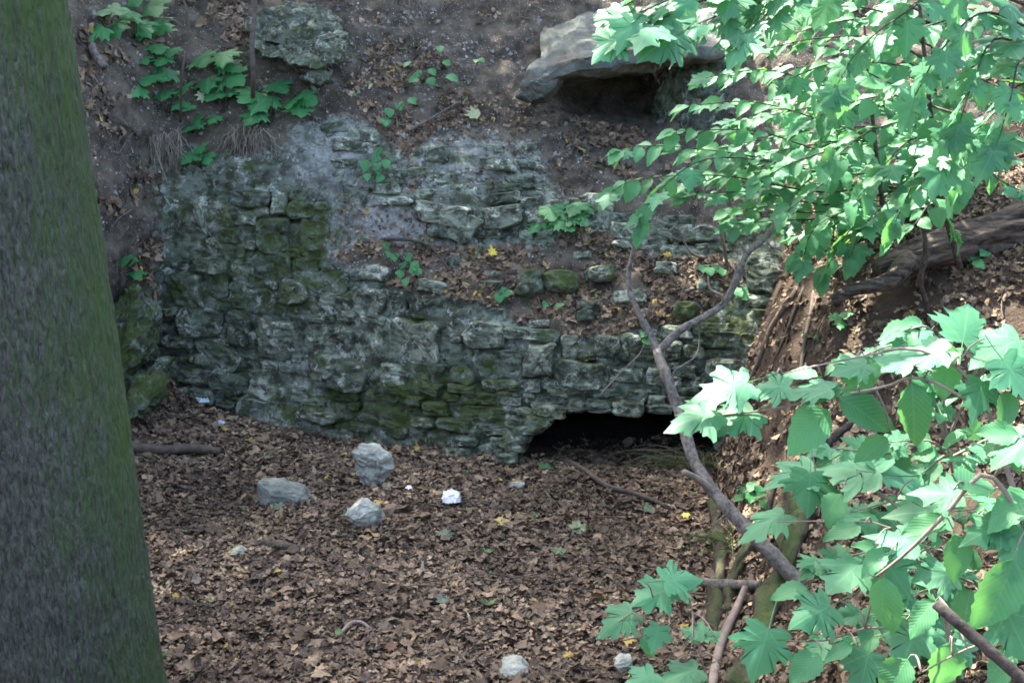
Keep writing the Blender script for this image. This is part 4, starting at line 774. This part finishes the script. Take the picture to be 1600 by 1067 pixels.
shrub('maple_sapling', 'maple sapling with large pale leaves hanging from the top right corner', [earth(2.55, 5.0), (1720, 520, 4.9), (1690, 250, 4.8), (1640, 40, 4.7), (1580, -120, 4.6)], [
    (0.84, [(1540, 20, 4.5), (1470, 80, 4.4), (1430, 150, 4.35)]), (0.80, [(1560, 60, 4.5), (1520, 130, 4.4), (1500, 190, 4.35)]), (0.76, [(1600, 90, 4.5), (1580, 150, 4.4), (1560, 220, 4.35)]), (0.88, [(1500, -20, 4.5), (1400, 30, 4.4), (1340, 80, 4.35), (1310, 130, 4.3)]), (0.92, [(1480, -60, 4.5), (1320, -20, 4.4), (1200, 10, 4.3), (1170, 40, 4.3)]), (0.72, [(1600, 130, 4.6), (1540, 190, 4.5), (1480, 240, 4.45)])], MAPLE, 0.12, 'maples over the right bank', 0.02, step=1, droop=0.45)
shrub('maple_sapling', 'maple branch with big toothed leaves dipping in front of the rock slab', [earth(2.9, 4.5), np.array([2.75, 4.45, 2.6]), (1680, -195, 4.35), (1600, -190, 4.3), (1440, -140, 4.25), (1290, -85, 4.2), (1160, -40, 4.15)], [
    (0.93, [(1130, -20, 4.1), (1060, -5, 4.1), (1000, 20, 4.05)]), (0.97, [(1090, 5, 4.1), (1030, 30, 4.05), (975, 55, 4.0)]), (0.95, [(1170, 5, 4.1), (1120, 25, 4.05), (1075, 45, 4.0)]), (0.86, [(1240, -10, 4.1), (1200, 20, 4.05), (1170, 50, 4.0)]), (1.0, [(1070, -25, 4.15), (1020, -15, 4.15), (975, 10, 4.1)])], MAPLE, 0.13, 'maples over the right bank', 0.012, droop=0.3)
gS = np.random.default_rng(23)
shrub('hazel_shrub', 'small-leaved shrub standing behind the dense one, against the earth slope', [(1480, 380, 7.7), (1470, 260, 7.65), (1460, 120, 7.6), (1450, 0, 7.5)], [
    (float(np.clip((390 - b) / 400, 0.05, 0.95)), [(a + (1470 - a) * 0.55, b - 25 + gS.normal(0, 12), 7.4), (a, b, 7.2 + gS.normal(0, 0.15))]) for a, b in
    [(1130, 120), (1150, 190), (1190, 240), (1120, 270), (1170, 300), (1240, 220), (1260, 270), (1230, 150), (1290, 200), (1310, 300), (1340, 250), (1350, 350), (1290, 340), (1180, 350), (1240, 370), (1400, 330), (1560, 310), (1600, 250), (1530, 250), (1590, 170), (1540, 100), (1350, 120), (1300, 80), (1400, 230), (1610, 340), (1210, 60), (1180, 20), (1260, 30), (1340, 40), (1420, 60), (1480, 40), (1560, 40), (1400, 120), (1470, 150), (1590, 110), (1500, 200), (1430, 280), (1110, 210), (1080, 240), (1060, 290), (1140, 330)]], ROUND[:0] + OVATE + MAPLE[:2], 0.10, 'shrubs over the right bank', 0.014, droop=0.2)
# ---- foreground shrubs on the lower right
def fan(parent, spine, leaves):
    """hand-placed leaves: (px,py,Y,length px,tip angle deg in the picture (0 right, 90 up),facing 0 flat..1 towards viewer,kind)"""
    SPt = spine
    for (px, py, Y, ln, ang, face, kind) in leaves:
        c = at(px, py, Y); a = math.radians(ang); s = size_at(ln, Y) * 0.88; R_ = np.array([1, 0, 0.0]); U_ = np.array([0, SP, CP]); Fv = np.array([0, CP, -SP])
        d2 = R_ * math.cos(a) + U_ * math.sin(a); flat = unit(np.array([math.cos(a), math.sin(a) * 1.6 * (1 if math.sin(a) > 0 else 1.0), 0]) + np.array([0, 0, -0.25]))
        tip = unit(d2 * face + flat * (1 - face)); Nn = unit(-Fv * (0.06 + 0.85 * face) + np.array([0, 0, 1.0]) * (1.0 - 0.55 * face) + gF.normal(0, 0.13, 3))
        me = (MAPLE if kind == 'm' else OVATE)[gF.integers(12)]; k = abs(tip @ d2); s = s / max(0.82, k); P = c - tip * s * (0.42 if kind == 'm' else 0.5); put_leaf(parent, me, P, tip, Nn, s)
        b = P - tip * s * (0.5 if kind == 'm' else 0.11); q = SPt[np.argmin(np.linalg.norm(SPt - b, axis=1))]
        if np.linalg.norm(q - b) < 1.2: twig(parent, [q, (q + b) / 2 + np.array([0, 0, 0.02]), b], 0.0035, 0.002, 'shoot', 'leaf_stalk', 6, 5)
o = empty('maple_sapling', at(1640, 1150, 3.2), 'foreground maple sapling with large mint green leaves across the lower right', 'shrub', 'maples over the right bank')
sp1 = twig(o, [at(1640, 1150, 3.2), at(1620, 900, 3.25), at(1590, 785, 3.3), at(1555, 680, 3.35), at(1535, 620, 3.4), at(1490, 570, 3.45), at(1430, 545, 3.5), at(1380, 548, 3.55)], 0.013, 0.005, 'shoot', 'stem', 26, 8)
sp2 = twig(o, [sp1[18], at(1440, 590, 3.45), at(1380, 605, 3.5), at(1300, 620, 3.55), at(1200, 640, 3.6), at(1110, 650, 3.65)], 0.006, 0.003, 'shoot', 'branch', 18, 6)
sp3 = twig(o, [sp1[24], at(1330, 560, 3.6), at(1260, 575, 3.65), at(1200, 590, 3.7)], 0.004, 0.002, 'shoot', 'branch', 10, 6)
S_ = np.vstack([sp1, sp2, sp3])
fan(o, S_, [(1130, 606, 3.6, 105, 185, 0.25, 'm'), (1085, 652, 3.6, 95, 190, 0.25, 'm'), (1150, 655, 3.6, 85, 200, 0.3, 'm'), (1205, 605, 3.6, 70, 170, 0.3, 'm'), (1265, 605, 3.55, 80, 160, 0.35, 'm'), (1510, 505, 3.5, 95, 70, 0.5, 'm'), (1440, 548, 3.5, 85, 160, 0.2, 'm'), (1560, 545, 3.4, 110, 200, 0.25, 'm'), (1400, 560, 3.5, 70, 130, 0.3, 'm'), (1330, 575, 3.6, 70, 190, 0.3, 'm'),
    (1262, 665, 3.55, 100, 215, 0.75, 'o'), (1355, 645, 3.5, 120, 330, 0.8, 'o'), (1430, 645, 3.4, 115, 275, 0.9, 'o'), (1365, 702, 3.5, 70, 220, 0.8, 'o'), (1290, 615, 3.55, 70, 200, 0.6, 'o'), (1250, 580, 3.7, 60, 150, 0.5, 'o'), (1340, 595, 3.6, 75, 250, 0.7, 'o'), (1530, 620, 3.35, 70, 250, 0.6, 'm'), (1575, 640, 3.3, 70, 270, 0.7, 'o'), (1480, 590, 3.5, 60, 260, 0.6, 'o'), (1590, 590, 3.3, 90, 300, 0.6, 'm')])
o = empty('maple_sapling', at(1500, 1180, 3.4), 'low foreground maple shoot spreading flat star-shaped leaves beside the mossy roots', 'shrub', 'maples over the right bank')
sq1 = twig(o, [at(1500, 1180, 3.4), at(1480, 980, 3.5), at(1450, 860, 3.6), at(1400, 790, 3.7), at(1330, 750, 3.8), at(1250, 745, 3.9)], 0.010, 0.004, 'shoot', 'stem', 22, 7)
sq2 = twig(o, [sq1[8], at(1400, 830, 3.6), at(1300, 815, 3.7), at(1215, 815, 3.8)], 0.005, 0.002, 'shoot', 'branch', 12, 6)
sq3 = twig(o, [sq1[5], at(1380, 980, 3.4), at(1290, 1000, 3.4), at(1200, 1000, 3.4)], 0.005, 0.002, 'shoot', 'branch', 12, 6)
fan(o, np.vstack([sq1, sq2, sq3]), [(1240, 742, 3.9, 100, 195, 0.3, 'm'), (1335, 732, 3.8, 95, 150, 0.25, 'm'), (1400, 735, 3.8, 85, 20, 0.2, 'm'), (1265, 765, 3.8, 70, 260, 0.5, 'm'), (1195, 815, 3.85, 95, 195, 0.2, 'm'), (1190, 1018, 3.35, 100, 250, 0.7, 'm'), (1320, 832, 3.6, 70, 200, 0.55, 'o'), (1235, 925, 3.5, 70, 185, 0.3, 'o'), (1270, 960, 3.4, 90, 200, 0.4, 'm'), (1320, 900, 3.5, 85, 215, 0.4, 'm'), (1380, 945, 3.3, 110, 268, 0.95, 'o'), (1365, 875, 3.4, 60, 200, 0.5, 'o'), (1310, 1016, 3.3, 60, 190, 0.5, 'o'), (1440, 800, 3.6, 95, 170, 0.3, 'm'), (1300, 790, 3.7, 60, 230, 0.5, 'o'), (1400, 840, 3.5, 80, 150, 0.4, 'm'), (1420, 1010, 3.3, 90, 240, 0.6, 'm'), (1350, 1050, 3.3, 80, 250, 0.6, 'm'), (1260, 1040, 3.3, 70, 220, 0.5, 'o'), (1460, 900, 3.4, 80, 180, 0.5, 'm'), (1400, 900, 3.4, 70, 300, 0.6, 'm')])
o = empty('hazel_shrub', at(1720, 1200, 2.7), 'hazel shrub with broad ribbed leaves at the right edge of the foreground', 'shrub', 'shrubs over the right bank')
sr1 = twig(o, [at(1720, 1200, 2.7), at(1660, 960, 2.75), at(1600, 820, 2.8), at(1540, 740, 2.85), at(1480, 800, 2.85), at(1420, 860, 2.9), at(1370, 900, 2.95)], 0.011, 0.004, 'shoot', 'stem', 26, 7)
sr2 = twig(o, [sr1[4], at(1600, 1000, 2.75), at(1520, 1010, 2.8), at(1440, 1050, 2.8)], 0.005, 0.002, 'shoot', 'branch', 12, 6)
fan(o, np.vstack([sr1, sr2]), [(1565, 930, 2.7, 150, 250, 0.9, 'o'), (1580, 790, 2.8, 100, 190, 0.4, 'o'), (1530, 750, 2.85, 95, 30, 0.4, 'o'), (1590, 700, 2.8, 100, 210, 0.4, 'm'), (1500, 870, 2.8, 85, 280, 0.8, 'o'), (1450, 820, 2.9, 75, 200, 0.5, 'o'), (1540, 830, 2.8, 80, 200, 0.5, 'm'), (1470, 770, 2.9, 75, 160, 0.3, 'm'), (1590, 860, 2.75, 90, 250, 0.6, 'm'), (1480, 1040, 2.8, 90, 260, 0.8, 'o'), (1560, 1040, 2.75, 90, 220, 0.6, 'o'), (1400, 1055, 2.85, 80, 230, 0.7, 'o'), (1590, 990, 2.7, 100, 290, 0.7, 'm'), (1510, 950, 2.8, 75, 250, 0.7, 'o'), (1440, 960, 2.9, 80, 220, 0.6, 'o'), (1560, 680, 2.85, 70, 170, 0.4, 'o')])
o = empty('maple_sapling', earth(0.78, 4.0), 'slender maple seedling with a rising row of leaves, bottom right of centre', 'shrub', 'maples over the right bank')
st1 = twig(o, [earth(0.78, 4.0), at(1120, 1150, 3.75), at(1090, 1000, 3.7), at(1072, 915, 3.75), at(1050, 925, 3.75), at(1000, 950, 3.75), at(960, 975, 3.75)], 0.005, 0.002, 'shoot', 'stem', 20, 6)
fan(o, st1, [(1065, 905, 3.75, 75, 15, 0.4, 'm'), (1020, 930, 3.75, 80, 200, 0.4, 'm'), (965, 968, 3.75, 75, 205, 0.35, 'm'), (1025, 995, 3.7, 50, 250, 0.7, 'm'), (1010, 1010, 3.7, 45, 290, 0.8, 'o'), (1060, 1055, 3.6, 90, 190, 0.2, 'm'), (1000, 1062, 3.6, 70, 200, 0.2, 'm'), (1110, 990, 3.6, 40, 30, 0.4, 'm'), (1085, 985, 3.6, 40, 150, 0.4, 'm')])

shrub('hazel_shrub', 'thin-stemmed small-leaved shrub behind the broad foreground leaves', [(1560, 1150, 4.4), (1540, 980, 4.4), (1500, 800, 4.4), (1470, 640, 4.4)], [
    (float(np.clip((1150 - b) / 520, 0.08, 0.95)), [(a + (1520 - a) * 0.5, b - 10 + gS.normal(0, 12), 4.3), (a, b, 4.2 + gS.normal(0, 0.12))]) for a, b in
    [(1330, 560), (1400, 520), (1560, 540), (1300, 700), (1390, 690), (1440, 740), (1580, 700), (1330, 800), (1400, 850), (1280, 880), (1350, 960), (1420, 930), (1500, 900), (1590, 930), (1480, 1000), (1380, 1040), (1290, 1000), (1560, 1040), (1440, 1060), (1540, 790), (1600, 820)]], OVATE + MAPLE, 0.10, 'shrubs over the right bank', 0.009, 'shoot', droop=0.3)
# ------------------------------------------------------------------ seedlings and herbs on the slope
def seedling(label, px, py, leaves, L, kind='m', hang=0.0, cat='plant', name='maple_seedling', grp='seedlings rooted on the slope'):
    """leaves: list of (px,py) blade centres"""
    base = hill(px, py); o = empty(name, base, label, cat, grp); lift_ = np.array([0, -0.10, 0.02])
    for (a, b) in leaves:
        p = hill(a, b) + lift_ + gF.normal(0, 0.015, 3); s = L * (1.42 if kind == 'm' else 1.0) * gF.uniform(0.75, 1.2); tip = unit(np.array([(a - px) * 0.01 + gF.normal(0, 0.4), -0.8, -0.25 - hang])); Nn = unit(np.array([0, -0.55, 0.8]) + gF.normal(0, 0.18, 3))
        me = (HERB if kind == 'm' else ROUND)[gF.integers(4)]; put_leaf(o, me, p - tip * s * 0.4, tip, Nn, s)
        twig(o, [base, (base + p) / 2 + np.array([0, -0.04, 0.03]), p - tip * s * 0.42], 0.0035, 0.002, 'darktwig', 'stalk', 6, 5, 0)
seedling('maple seedling with broad leaves at the very top left beside the trunk', 215, 60, [(165, 25), (200, 25), (225, 45), (180, 42), (155, 48), (250, 48), (240, 15), (215, 5), (262, 40), (228, 55)], 0.19)
seedling('small maple seedling between the trunk and the thin upright stem', 250, 130, [(230, 90), (250, 78), (252, 98), (275, 90)], 0.13)
seedling('maple seedling with three spread leaves above the hanging rootlets', 262, 180, [(222, 145), (258, 142), (240, 130), (262, 118), (288, 142)], 0.16)
seedling('dark green maple seedling just left of the thin upright stem', 350, 175, [(320, 98), (350, 95), (368, 102), (328, 130), (345, 145), (366, 122), (335, 150)], 0.17)
seedling('dark maple seedling right of the thin upright stem', 420, 200, [(400, 150), (412, 165), (438, 140), (402, 185), (458, 165), (480, 160), (470, 175)], 0.18)
seedling('little green seedling below the dark maple leaves, left', 300, 205, [(280, 172), (295, 175), (310, 192), (335, 180), (298, 195)], 0.11)
seedling('little bright seedling at the brow of the wall', 315, 265, [(305, 245), (322, 235), (325, 245), (300, 252)], 0.11)
H = 'herb_plant'; G2 = 'small green herbs on the slope and ledge'
seedling('round-leaved herb hanging on the slope above the pale rock', 590, 262, [(593, 240), (594, 252), (572, 262), (606, 260), (600, 268), (578, 278), (598, 282), (588, 270)], 0.09, 'o', 0.5, name=H, grp=G2)
seedling('round-leaved herb at the left end of the leafy ledge', 630, 410, [(608, 380), (612, 396), (622, 400), (640, 400), (636, 408), (648, 412), (630, 422), (646, 426), (655, 418), (632, 436), (640, 395)], 0.075, 'o', 0.3, name=H, grp=G2)
seedling('tiny pair of green leaves under the boulder pair on the ledge', 860, 478, [(853, 474), (868, 474)], 0.065, 'o', name=H, grp=G2)
seedling('small green sprig on the ledge left of the boulder pair', 788, 465, [(788, 456), (784, 462), (792, 450)], 0.085, 'o', 0.3, name=H, grp=G2)
seedling('green and yellowish herb high on the bare earth slope', 660, 130, [(640, 96), (655, 118), (668, 128), (650, 125), (688, 82), (695, 97), (702, 118), (676, 112)], 0.10, 'o', 0.2, name=H, grp=G2)
seedling('tiny pair of leaves on bare earth left of the rock slab', 745, 100, [(740, 97), (752, 97)], 0.07, 'o', name=H, grp=G2)
seedling('small herb in the middle of the upper slope', 605, 195, [(600, 190), (610, 182), (606, 200), (630, 165), (636, 158)], 0.085, 'o', 0.2, name=H, grp=G2)
seedling('green sprig on the boulder in the upper left', 470, 45, [(465, 12), (478, 8), (490, 5), (470, 40), (485, 42), (495, 48)], 0.10, 'o', name=H, grp=G2)
seedling('low green leaves beside the trunk, above the corner rock', 205, 420, [(200, 410), (212, 415), (220, 428)], 0.09, 'm', name=H, grp=G2)
seedling('tiny green plant beside the trunk lower down', 185, 515, [(178, 508), (190, 512), (196, 506)], 0.08, 'm', name=H, grp=G2)
seedling('green sprig by the root tangle at the right end of the ledge', 1112, 440, [(1100, 425), (1118, 420), (1108, 432), (1122, 430), (1150, 455), (1160, 450), (1156, 462)], 0.085, 'o', name=H, grp=G2)
seedling('tiny green leaves on the ledge beside the forked branch', 1008, 520, [(1000, 508), (1006, 516), (1014, 512), (1010, 526)], 0.06, 'o', name=H, grp=G2)
seedling('leafy maple sprig standing out over the rubble, middle', 880, 360, [(842, 345), (862, 342), (878, 332), (890, 342), (905, 350), (885, 352), (915, 322), (858, 330), (900, 328)], 0.115, 'm', 0.1, name='maple_seedling')
def ground_herb(label, px, py, leaves, L, kind='o'):
    base = gp(px, py, 0.0); o = empty('herb_plant', base, label, 'plant', 'small green herbs on the right bank')
    for (a, b) in leaves:
        p = gp(a, b + 6, 0.07); s = L * gF.uniform(0.8, 1.2); tip = unit(np.array([gF.normal(0, 0.6), -0.7, -0.2])); put_leaf(o, (HERB if kind == 'm' else ROUND)[gF.integers(4)], p, tip, unit(np.array([0, -0.5, 0.8]) + gF.normal(0, 0.2, 3)), s)
        twig(o, [base, (base + p) / 2 + np.array([0, 0, 0.02]), p], 0.003, 0.002, 'darktwig', 'stalk', 5, 4, 0)
ground_herb('cluster of small round leaves on the bank beside the forked branch foot', 1168, 795, [(1152, 770), (1165, 772), (1160, 785), (1175, 780), (1170, 795), (1186, 770), (1195, 782), (1150, 790), (1185, 795), (1178, 765)], 0.075)
ground_herb('small yellowish green plant on the sunlit bank', 1525, 415, [(1510, 405), (1525, 412), (1540, 402), (1518, 420)], 0.08)
ground_herb('small green plant at the top of the root-hung bank', 1310, 520, [(1300, 505), (1320, 500), (1312, 515)], 0.09, 'm')

# ================================================================== BRANCHES, ROOTS, LOG
fb = empty('forked_branch', at(1262, 925, 5.45), 'grey forked dead branch leaning up in front of the wall', 'branch')
MP = twig(fb, [gp(1330, 1000, -0.08), at(1285, 952, 5.35), at(1245, 905, 5.45), at(1180, 840, 5.6), at(1112, 765, 5.8), at(1082, 712, 5.95), at(1062, 645, 6.1), at(1040, 585, 6.2), at(1026, 548, 6.3)], 0.044, 0.025, 'twig', 'main_stem', 70, 14, 0.4)
twig(fb, [at(1028, 552, 6.3), at(1018, 525, 6.35), at(1000, 492, 6.4), at(986, 462, 6.45), at(982, 432, 6.5), at(989, 392, 6.5), at(992, 360, 6.5)], 0.021, 0.009, 'twig', 'fork', 26, 9, 0.2)
twig(fb, [at(1028, 550, 6.3), at(1060, 518, 6.35), at(1100, 495, 6.4), at(1130, 475, 6.45), at(1146, 446, 6.5), at(1160, 412, 6.55), at(1168, 396, 6.6), at(1195, 372, 6.65), at(1222, 338, 6.7), at(1246, 308, 6.75)], 0.022, 0.014, 'twig', 'fork', 34, 9, 0.22)
twig(fb, [at(1112, 765, 5.8), at(1090, 748, 5.75), at(1068, 737, 5.7)], 0.020, 0.014, 'shoot', 'snag', 8, 8, 0.2)
twig(fb, [at(1232, 328, 6.72), at(1260, 332, 6.7), at(1290, 330, 6.7)], 0.010, 0.004, 'darktwig', 'side_twig', 10, 6)
twig(fb, [at(1130, 478, 6.45), at(1128, 462, 6.4), at(1110, 452, 6.4), at(1106, 432, 6.4)], 0.009, 0.005, 'shoot', 'side_twig', 12, 6)
twig(fb, [at(1168, 396, 6.6), at(1160, 385, 6.55), at(1158, 378, 6.55)], 0.009, 0.004, 'shoot', 'side_twig', 6, 6)
twig(fb, [at(1050, 600, 6.2), at(1053, 580, 6.25), at(1065, 572, 6.3), at(1088, 555, 6.35), at(1093, 525, 6.4), at(1090, 510, 6.4)], 0.006, 0.003, 'twig', 'side_twig', 14, 5)
for a_ in ([(1140, 800, 5.72), (1120, 815, 5.65), (1112, 835, 5.6)], [(1005, 500, 6.38), (1016, 480, 6.35), (1018, 462, 6.33)], [(1195, 372, 6.65), (1205, 385, 6.6), (1222, 392, 6.58)], [(984, 440, 6.5), (972, 425, 6.48), (968, 405, 6.47)], [(1100, 495, 6.4), (1095, 480, 6.38), (1080, 470, 6.36)]):
    twig(fb, [at(*p) for p in a_], 0.006, 0.002, 'twig', 'side_twig', 7, 5)
stick('dead_stem', [hill(1136, 415), at(1128, 372, 8.5), at(1117, 345, 8.45), at(1118, 310, 8.4), at(1128, 285, 8.35)], 0.015, 'thin dead stem standing left of the forked branch tip', 'shoot', 'twig', 'twigs on the slope', r1=0.005)
stick('dead_stem', [hill(1100, 404), at(1082, 397, 8.62), at(1070, 380, 8.58), at(1066, 362, 8.55)], 0.014, 'short crooked pale twig sticking up from the rubble', 'shoot', 'twig', 'twigs on the slope', r1=0.006)
stick('dead_stem', [hill(394, 165), at(396, 120, 9.4), at(393, 70, 9.4), at(398, 20, 9.5), at(396, -60, 9.6)], 0.022, 'thin upright grey stem between the top left seedlings', 'root', 'stem', 'twigs on the slope', r1=0.016)
stick('dead_stem', [hill(282, 190), at(285, 110, 9.3), at(296, 50, 9.4), at(278, -40, 9.5)], 0.010, 'thin bare shoot rising among the top left maple leaves', 'root', 'stem', 'twigs on the slope', r1=0.006)
stick('dead_stem', [at(240, 28, 9.4), at(270, 32, 9.3), at(300, 52, 9.3), at(325, 65, 9.4)], 0.009, 'thin slanting twig behind the top left maple leaves', 'root', 'twig', 'twigs on the slope', r1=0.005)
stick('dry_stalk', [hill(935, 612) + np.array([0, -0.09, 0]), hill(968, 575) + np.array([0, -0.10, 0]), hill(995, 550) + np.array([0, -0.09, 0]), hill(1006, 535) + np.array([0, -0.03, 0])], 0.006, 'thin pale dry stalk slanting across the wall above the opening', 'shoot', 'stalk', 'twigs on the slope', r1=0.003, rough=0.05)
stick('thick_stem', [earth(1.75, 2.1), at(1720, 1165, 2.3), at(1660, 1110, 2.35), at(1600, 1062, 2.4), at(1530, 1002, 2.45), at(1462, 942, 2.5)], 0.017, 'cut brown stem poking in at the lower right corner', 'darktwig', 'branch', 'broken branches on the right bank', r1=0.013, rough=0.15, ns=10)
stick('bank_sapling_stem', [at(1442, 520, 6.6), at(1448, 480, 6.5), at(1438, 440, 6.45), at(1446, 395, 6.4), at(1440, 330, 6.4)], 0.018, 'dark bare sapling stem on the sunlit bank below the log', 'darktwig', 'stem', 'broken branches on the right bank', r1=0.011)
stick('broken_branch', [gp(1272, 716, 0.0), gp(1310, 690, 0.05), gp(1340, 664, 0.03)], 0.026, 'short dark broken branch behind the broad foreground leaves', 'darktwig', 'branch', 'broken branches on the right bank', r1=0.016)
stick('broken_branch', [gp(1190, 850, 0.0), gp(1205, 800, 0.10), gp(1222, 755, 0.06)], 0.022, 'dark bent branch leaning on the mossy root', 'darktwig', 'branch', 'broken branches on the right bank', r1=0.012)
stick('branch_stub', [gp(1098, 925, 0.06), gp(1130, 932, 0.07), gp(1160, 929, 0.06), gp(1188, 928, 0.05)], 0.027, 'short thick broken stub lying level on the mossy roots', 'twig', 'branch', 'broken branches on the right bank', r1=0.025, rough=0.3, ns=10)
stick('pale_stick', [gp(1110, 1095, 0.02), gp(1125, 1020, 0.04), gp(1150, 968, 0.06), gp(1163, 940, 0.08)], 0.026, 'pale barkless stick standing below the level stub', 'shoot', 'stick', 'broken branches on the right bank', r1=0.018)
def mossy_root(label, pts, r, r1, seed):
    P = smooth_path(pts, 40); o = P[0].copy(); V, F = tube(P - o, np.linspace(r, r1, 40) * (1 + 0.25 * vnoise(np.stack([np.arange(40) * 0.2, np.zeros(40), np.zeros(40)], -1), seed)), 22, 0.9, seed, 26)
    return tag(obj('mossy_root', mesh('mossy_root', V, F), M['mossroot'], None, o), label, 'root', 'mossy roots at the foot of the right bank')
mossy_root('thick mossy root running down the bank to the bottom edge', [gp(1268, 720, -0.02), gp(1245, 780, 0.02), gp(1235, 870, 0.02), gp(1195, 980, 0.02), gp(1160, 1090, 0.0)], 0.065, 0.080, 3)
mossy_root('upright mossy root at the left edge of the bank', [gp(1130, 755, -0.03), gp(1118, 800, 0.02), gp(1128, 870, 0.03), gp(1120, 940, 0.02), gp(1105, 1010, -0.01)], 0.042, 0.05, 8)
mossy_root('curved dark root between the two mossy roots', [gp(1215, 820, 0.02), gp(1180, 860, 0.05), gp(1150, 905, 0.04), gp(1135, 960, 0.0)], 0.03, 0.036, 14)
def strand_root(label, pts, r, seed, mat='root'):
    return stick('hanging_root', pts, r, label, mat, 'root', 'roots hanging over the right end of the wall', r1=r * 0.55, rough=0.35, seed=seed, n=36)
strand_root('thick root curving down the right end of the wall', [gp(1258, 425, -0.05), gp(1238, 470, 0.02), gp(1205, 520, 0.03), gp(1190, 560, 0.02), gp(1172, 600, 0.02), gp(1152, 640, 0.0)], 0.026, 4)
strand_root('thin root hanging just right of the thick wall-end root', [gp(1262, 430, -0.03), gp(1246, 480, 0.03), gp(1222, 540, 0.02), gp(1195, 590, 0.0)], 0.012, 6)
strand_root('long straight root down the earth face right of the wall', [gp(1275, 440, -0.03), gp(1268, 490, 0.02), gp(1256, 545, 0.02), gp(1250, 600, 0.0)], 0.018, 9)
lg = empty('fallen_log', at(1520, 370, 6.8), 'dark furrowed log lying across the bank at the right edge', 'log')
P = smooth_path([at(1370, 425, 6.65), at(1440, 398, 6.75), at(1530, 372, 6.85), at(1620, 342, 6.95), at(1760, 305, 7.1)], 90); ns = 64; V, F = tube(P - np.array(lg.location), np.interp(np.linspace(0, 1, 90), [0, 0.06, 0.3, 1], [0.05, 0.085, 0.105, 0.125]), ns, 0.34, 8, 40, True, 0.07)
obj('trunk', mesh('trunk', V, F), M['log'], lg)
P = smooth_path([at(1420, 405, 6.6), at(1390, 440, 6.45), at(1340, 450, 6.4), at(1300, 470, 6.4)], 20); V, F = tube(P - np.array(lg.location), np.linspace(0.06, 0.03, 20), 16, 0.4, 4, 30); obj('root_end', mesh('root_end', V, F), M['log'], lg)

# ------------------------------------------------------------------ hanging rootlets and grass tufts (each tuft one thing, its strands uncountable)
def tuft(name, label, cat, tops, length, n, cols, seed, down=True, spread=0.05, wid=0.0034, out=0.10):
    g = np.random.default_rng(seed); tops = np.asarray(tops); o0 = tops.mean(0); parts = []; C = []
    for k in range(n):
        a = g.random() * (len(tops) - 1); i = int(a); p = tops[i] * (1 - a + i) + tops[i + 1] * (a - i) + g.normal(0, 0.015, 3); L = length * g.uniform(0.45, 1.15); m = 7; t = np.linspace(0, 1, m)
        sd = g.normal(0, spread, 2)
        if down: Q = p + np.stack([sd[0] * t * 1.5 + 0.02 * vnoise(np.stack([t * 4, 0 * t + k, 0 * t], -1), seed), -out * np.sin(t * 1.6) - 0.02 * g.random(), -L * t ** 1.1 + 0.04 * t], -1)
        else: Q = p + np.stack([sd[0] * 3 * t, -0.35 * L * t + sd[1] * 2 * t, L * (t - 0.75 * t ** 2.2)], -1)
        V, F = tube(Q, np.linspace(wid, wid * 0.4, m), 3, 0, 0, 1, False); parts.append((V - o0, F)); C.append(np.tile(np.array(cols[g.integers(len(cols))]) * g.uniform(0.7, 1.2), (len(V), 1)))
    V, F = merge(parts); o = obj(name, mesh(name, V, F, True, np.concatenate(C)), M['blade'], None, o0); return tag(o, label, cat, 'tufts of strands on the bank')
RC = [(0.25, 0.22, 0.17), (0.34, 0.30, 0.23), (0.14, 0.12, 0.095)]
def hl(pts, out=0.05): return [hill(a, b) + np.array([0, -out, 0.0]) for a, b in pts]
tuft('rootlet_tuft', 'fringe of dry rootlets hanging over the upper left end of the wall', 'roots', hl([(235, 215), (262, 210), (285, 205)]), 0.42, 110, RC, 1)
tuft('rootlet_tuft', 'fringe of dry rootlets hanging below the dark maple seedling', 'roots', hl([(362, 200), (385, 195), (420, 205)]), 0.30, 110, RC, 2)
tuft('rootlet_tuft', 'pale rootlets hanging from the top edge, middle of the slope', 'roots', hl([(600, -5), (632, -8), (660, -5)]), 0.33, 60, RC, 3, wid=0.0016)
tuft('rootlet_tuft', 'sparse rootlets hanging from the top edge left of the rock slab', 'roots', hl([(690, -8), (760, -8), (830, -5)]), 0.25, 40, RC, 4, wid=0.0014)
tuft('rootlet_tuft', 'fine rootlets dangling from the lip of the rock slab', 'roots', [at(985, 92, 9.7), at(1050, 78, 9.7)], 0.22, 30, RC, 5, wid=0.0014, out=0.02)
tuft('rootlet_tuft', 'long thin rootlets down the middle of the slope above the round-leaved herb', 'roots', hl([(592, 165), (600, 170), (625, 175)]), 0.42, 26, RC, 6, wid=0.002)
GC = [(0.10, 0.17, 0.05), (0.20, 0.19, 0.10), (0.07, 0.12, 0.04), (0.26, 0.22, 0.14)]
tuft('grass_tuft', 'tuft of drooping grass on the bank edge right of the opening', 'grass', [gp(1045, 735), gp(1085, 725), gp(1125, 735)], 0.30, 120, GC, 7, False, 0.08, 0.003)
tuft('grass_tuft', 'green grass tuft at the foot of the mossy roots', 'grass', [gp(1110, 860), gp(1140, 850), gp(1150, 865)], 0.16, 50, GC[:1] + GC[2:3], 8, False, 0.06, 0.003)
for k, (pts, lab) in enumerate([([(205, 215), (190, 240), (185, 245)], 'thin dead twig lying on the dark bank beside the trunk'), ([(205, 330), (190, 345), (178, 362)], 'thin grey twig on the bank halfway down the trunk'), ([(640, 205), (690, 180), (720, 165)], 'fine dark root crossing the upper slope')]):
    stick('slope_twig', [hill(a, b) + np.array([0, -0.06, 0.02]) for a, b in pts], 0.007, lab, 'twig', 'twig', 'twigs on the slope', r1=0.004)
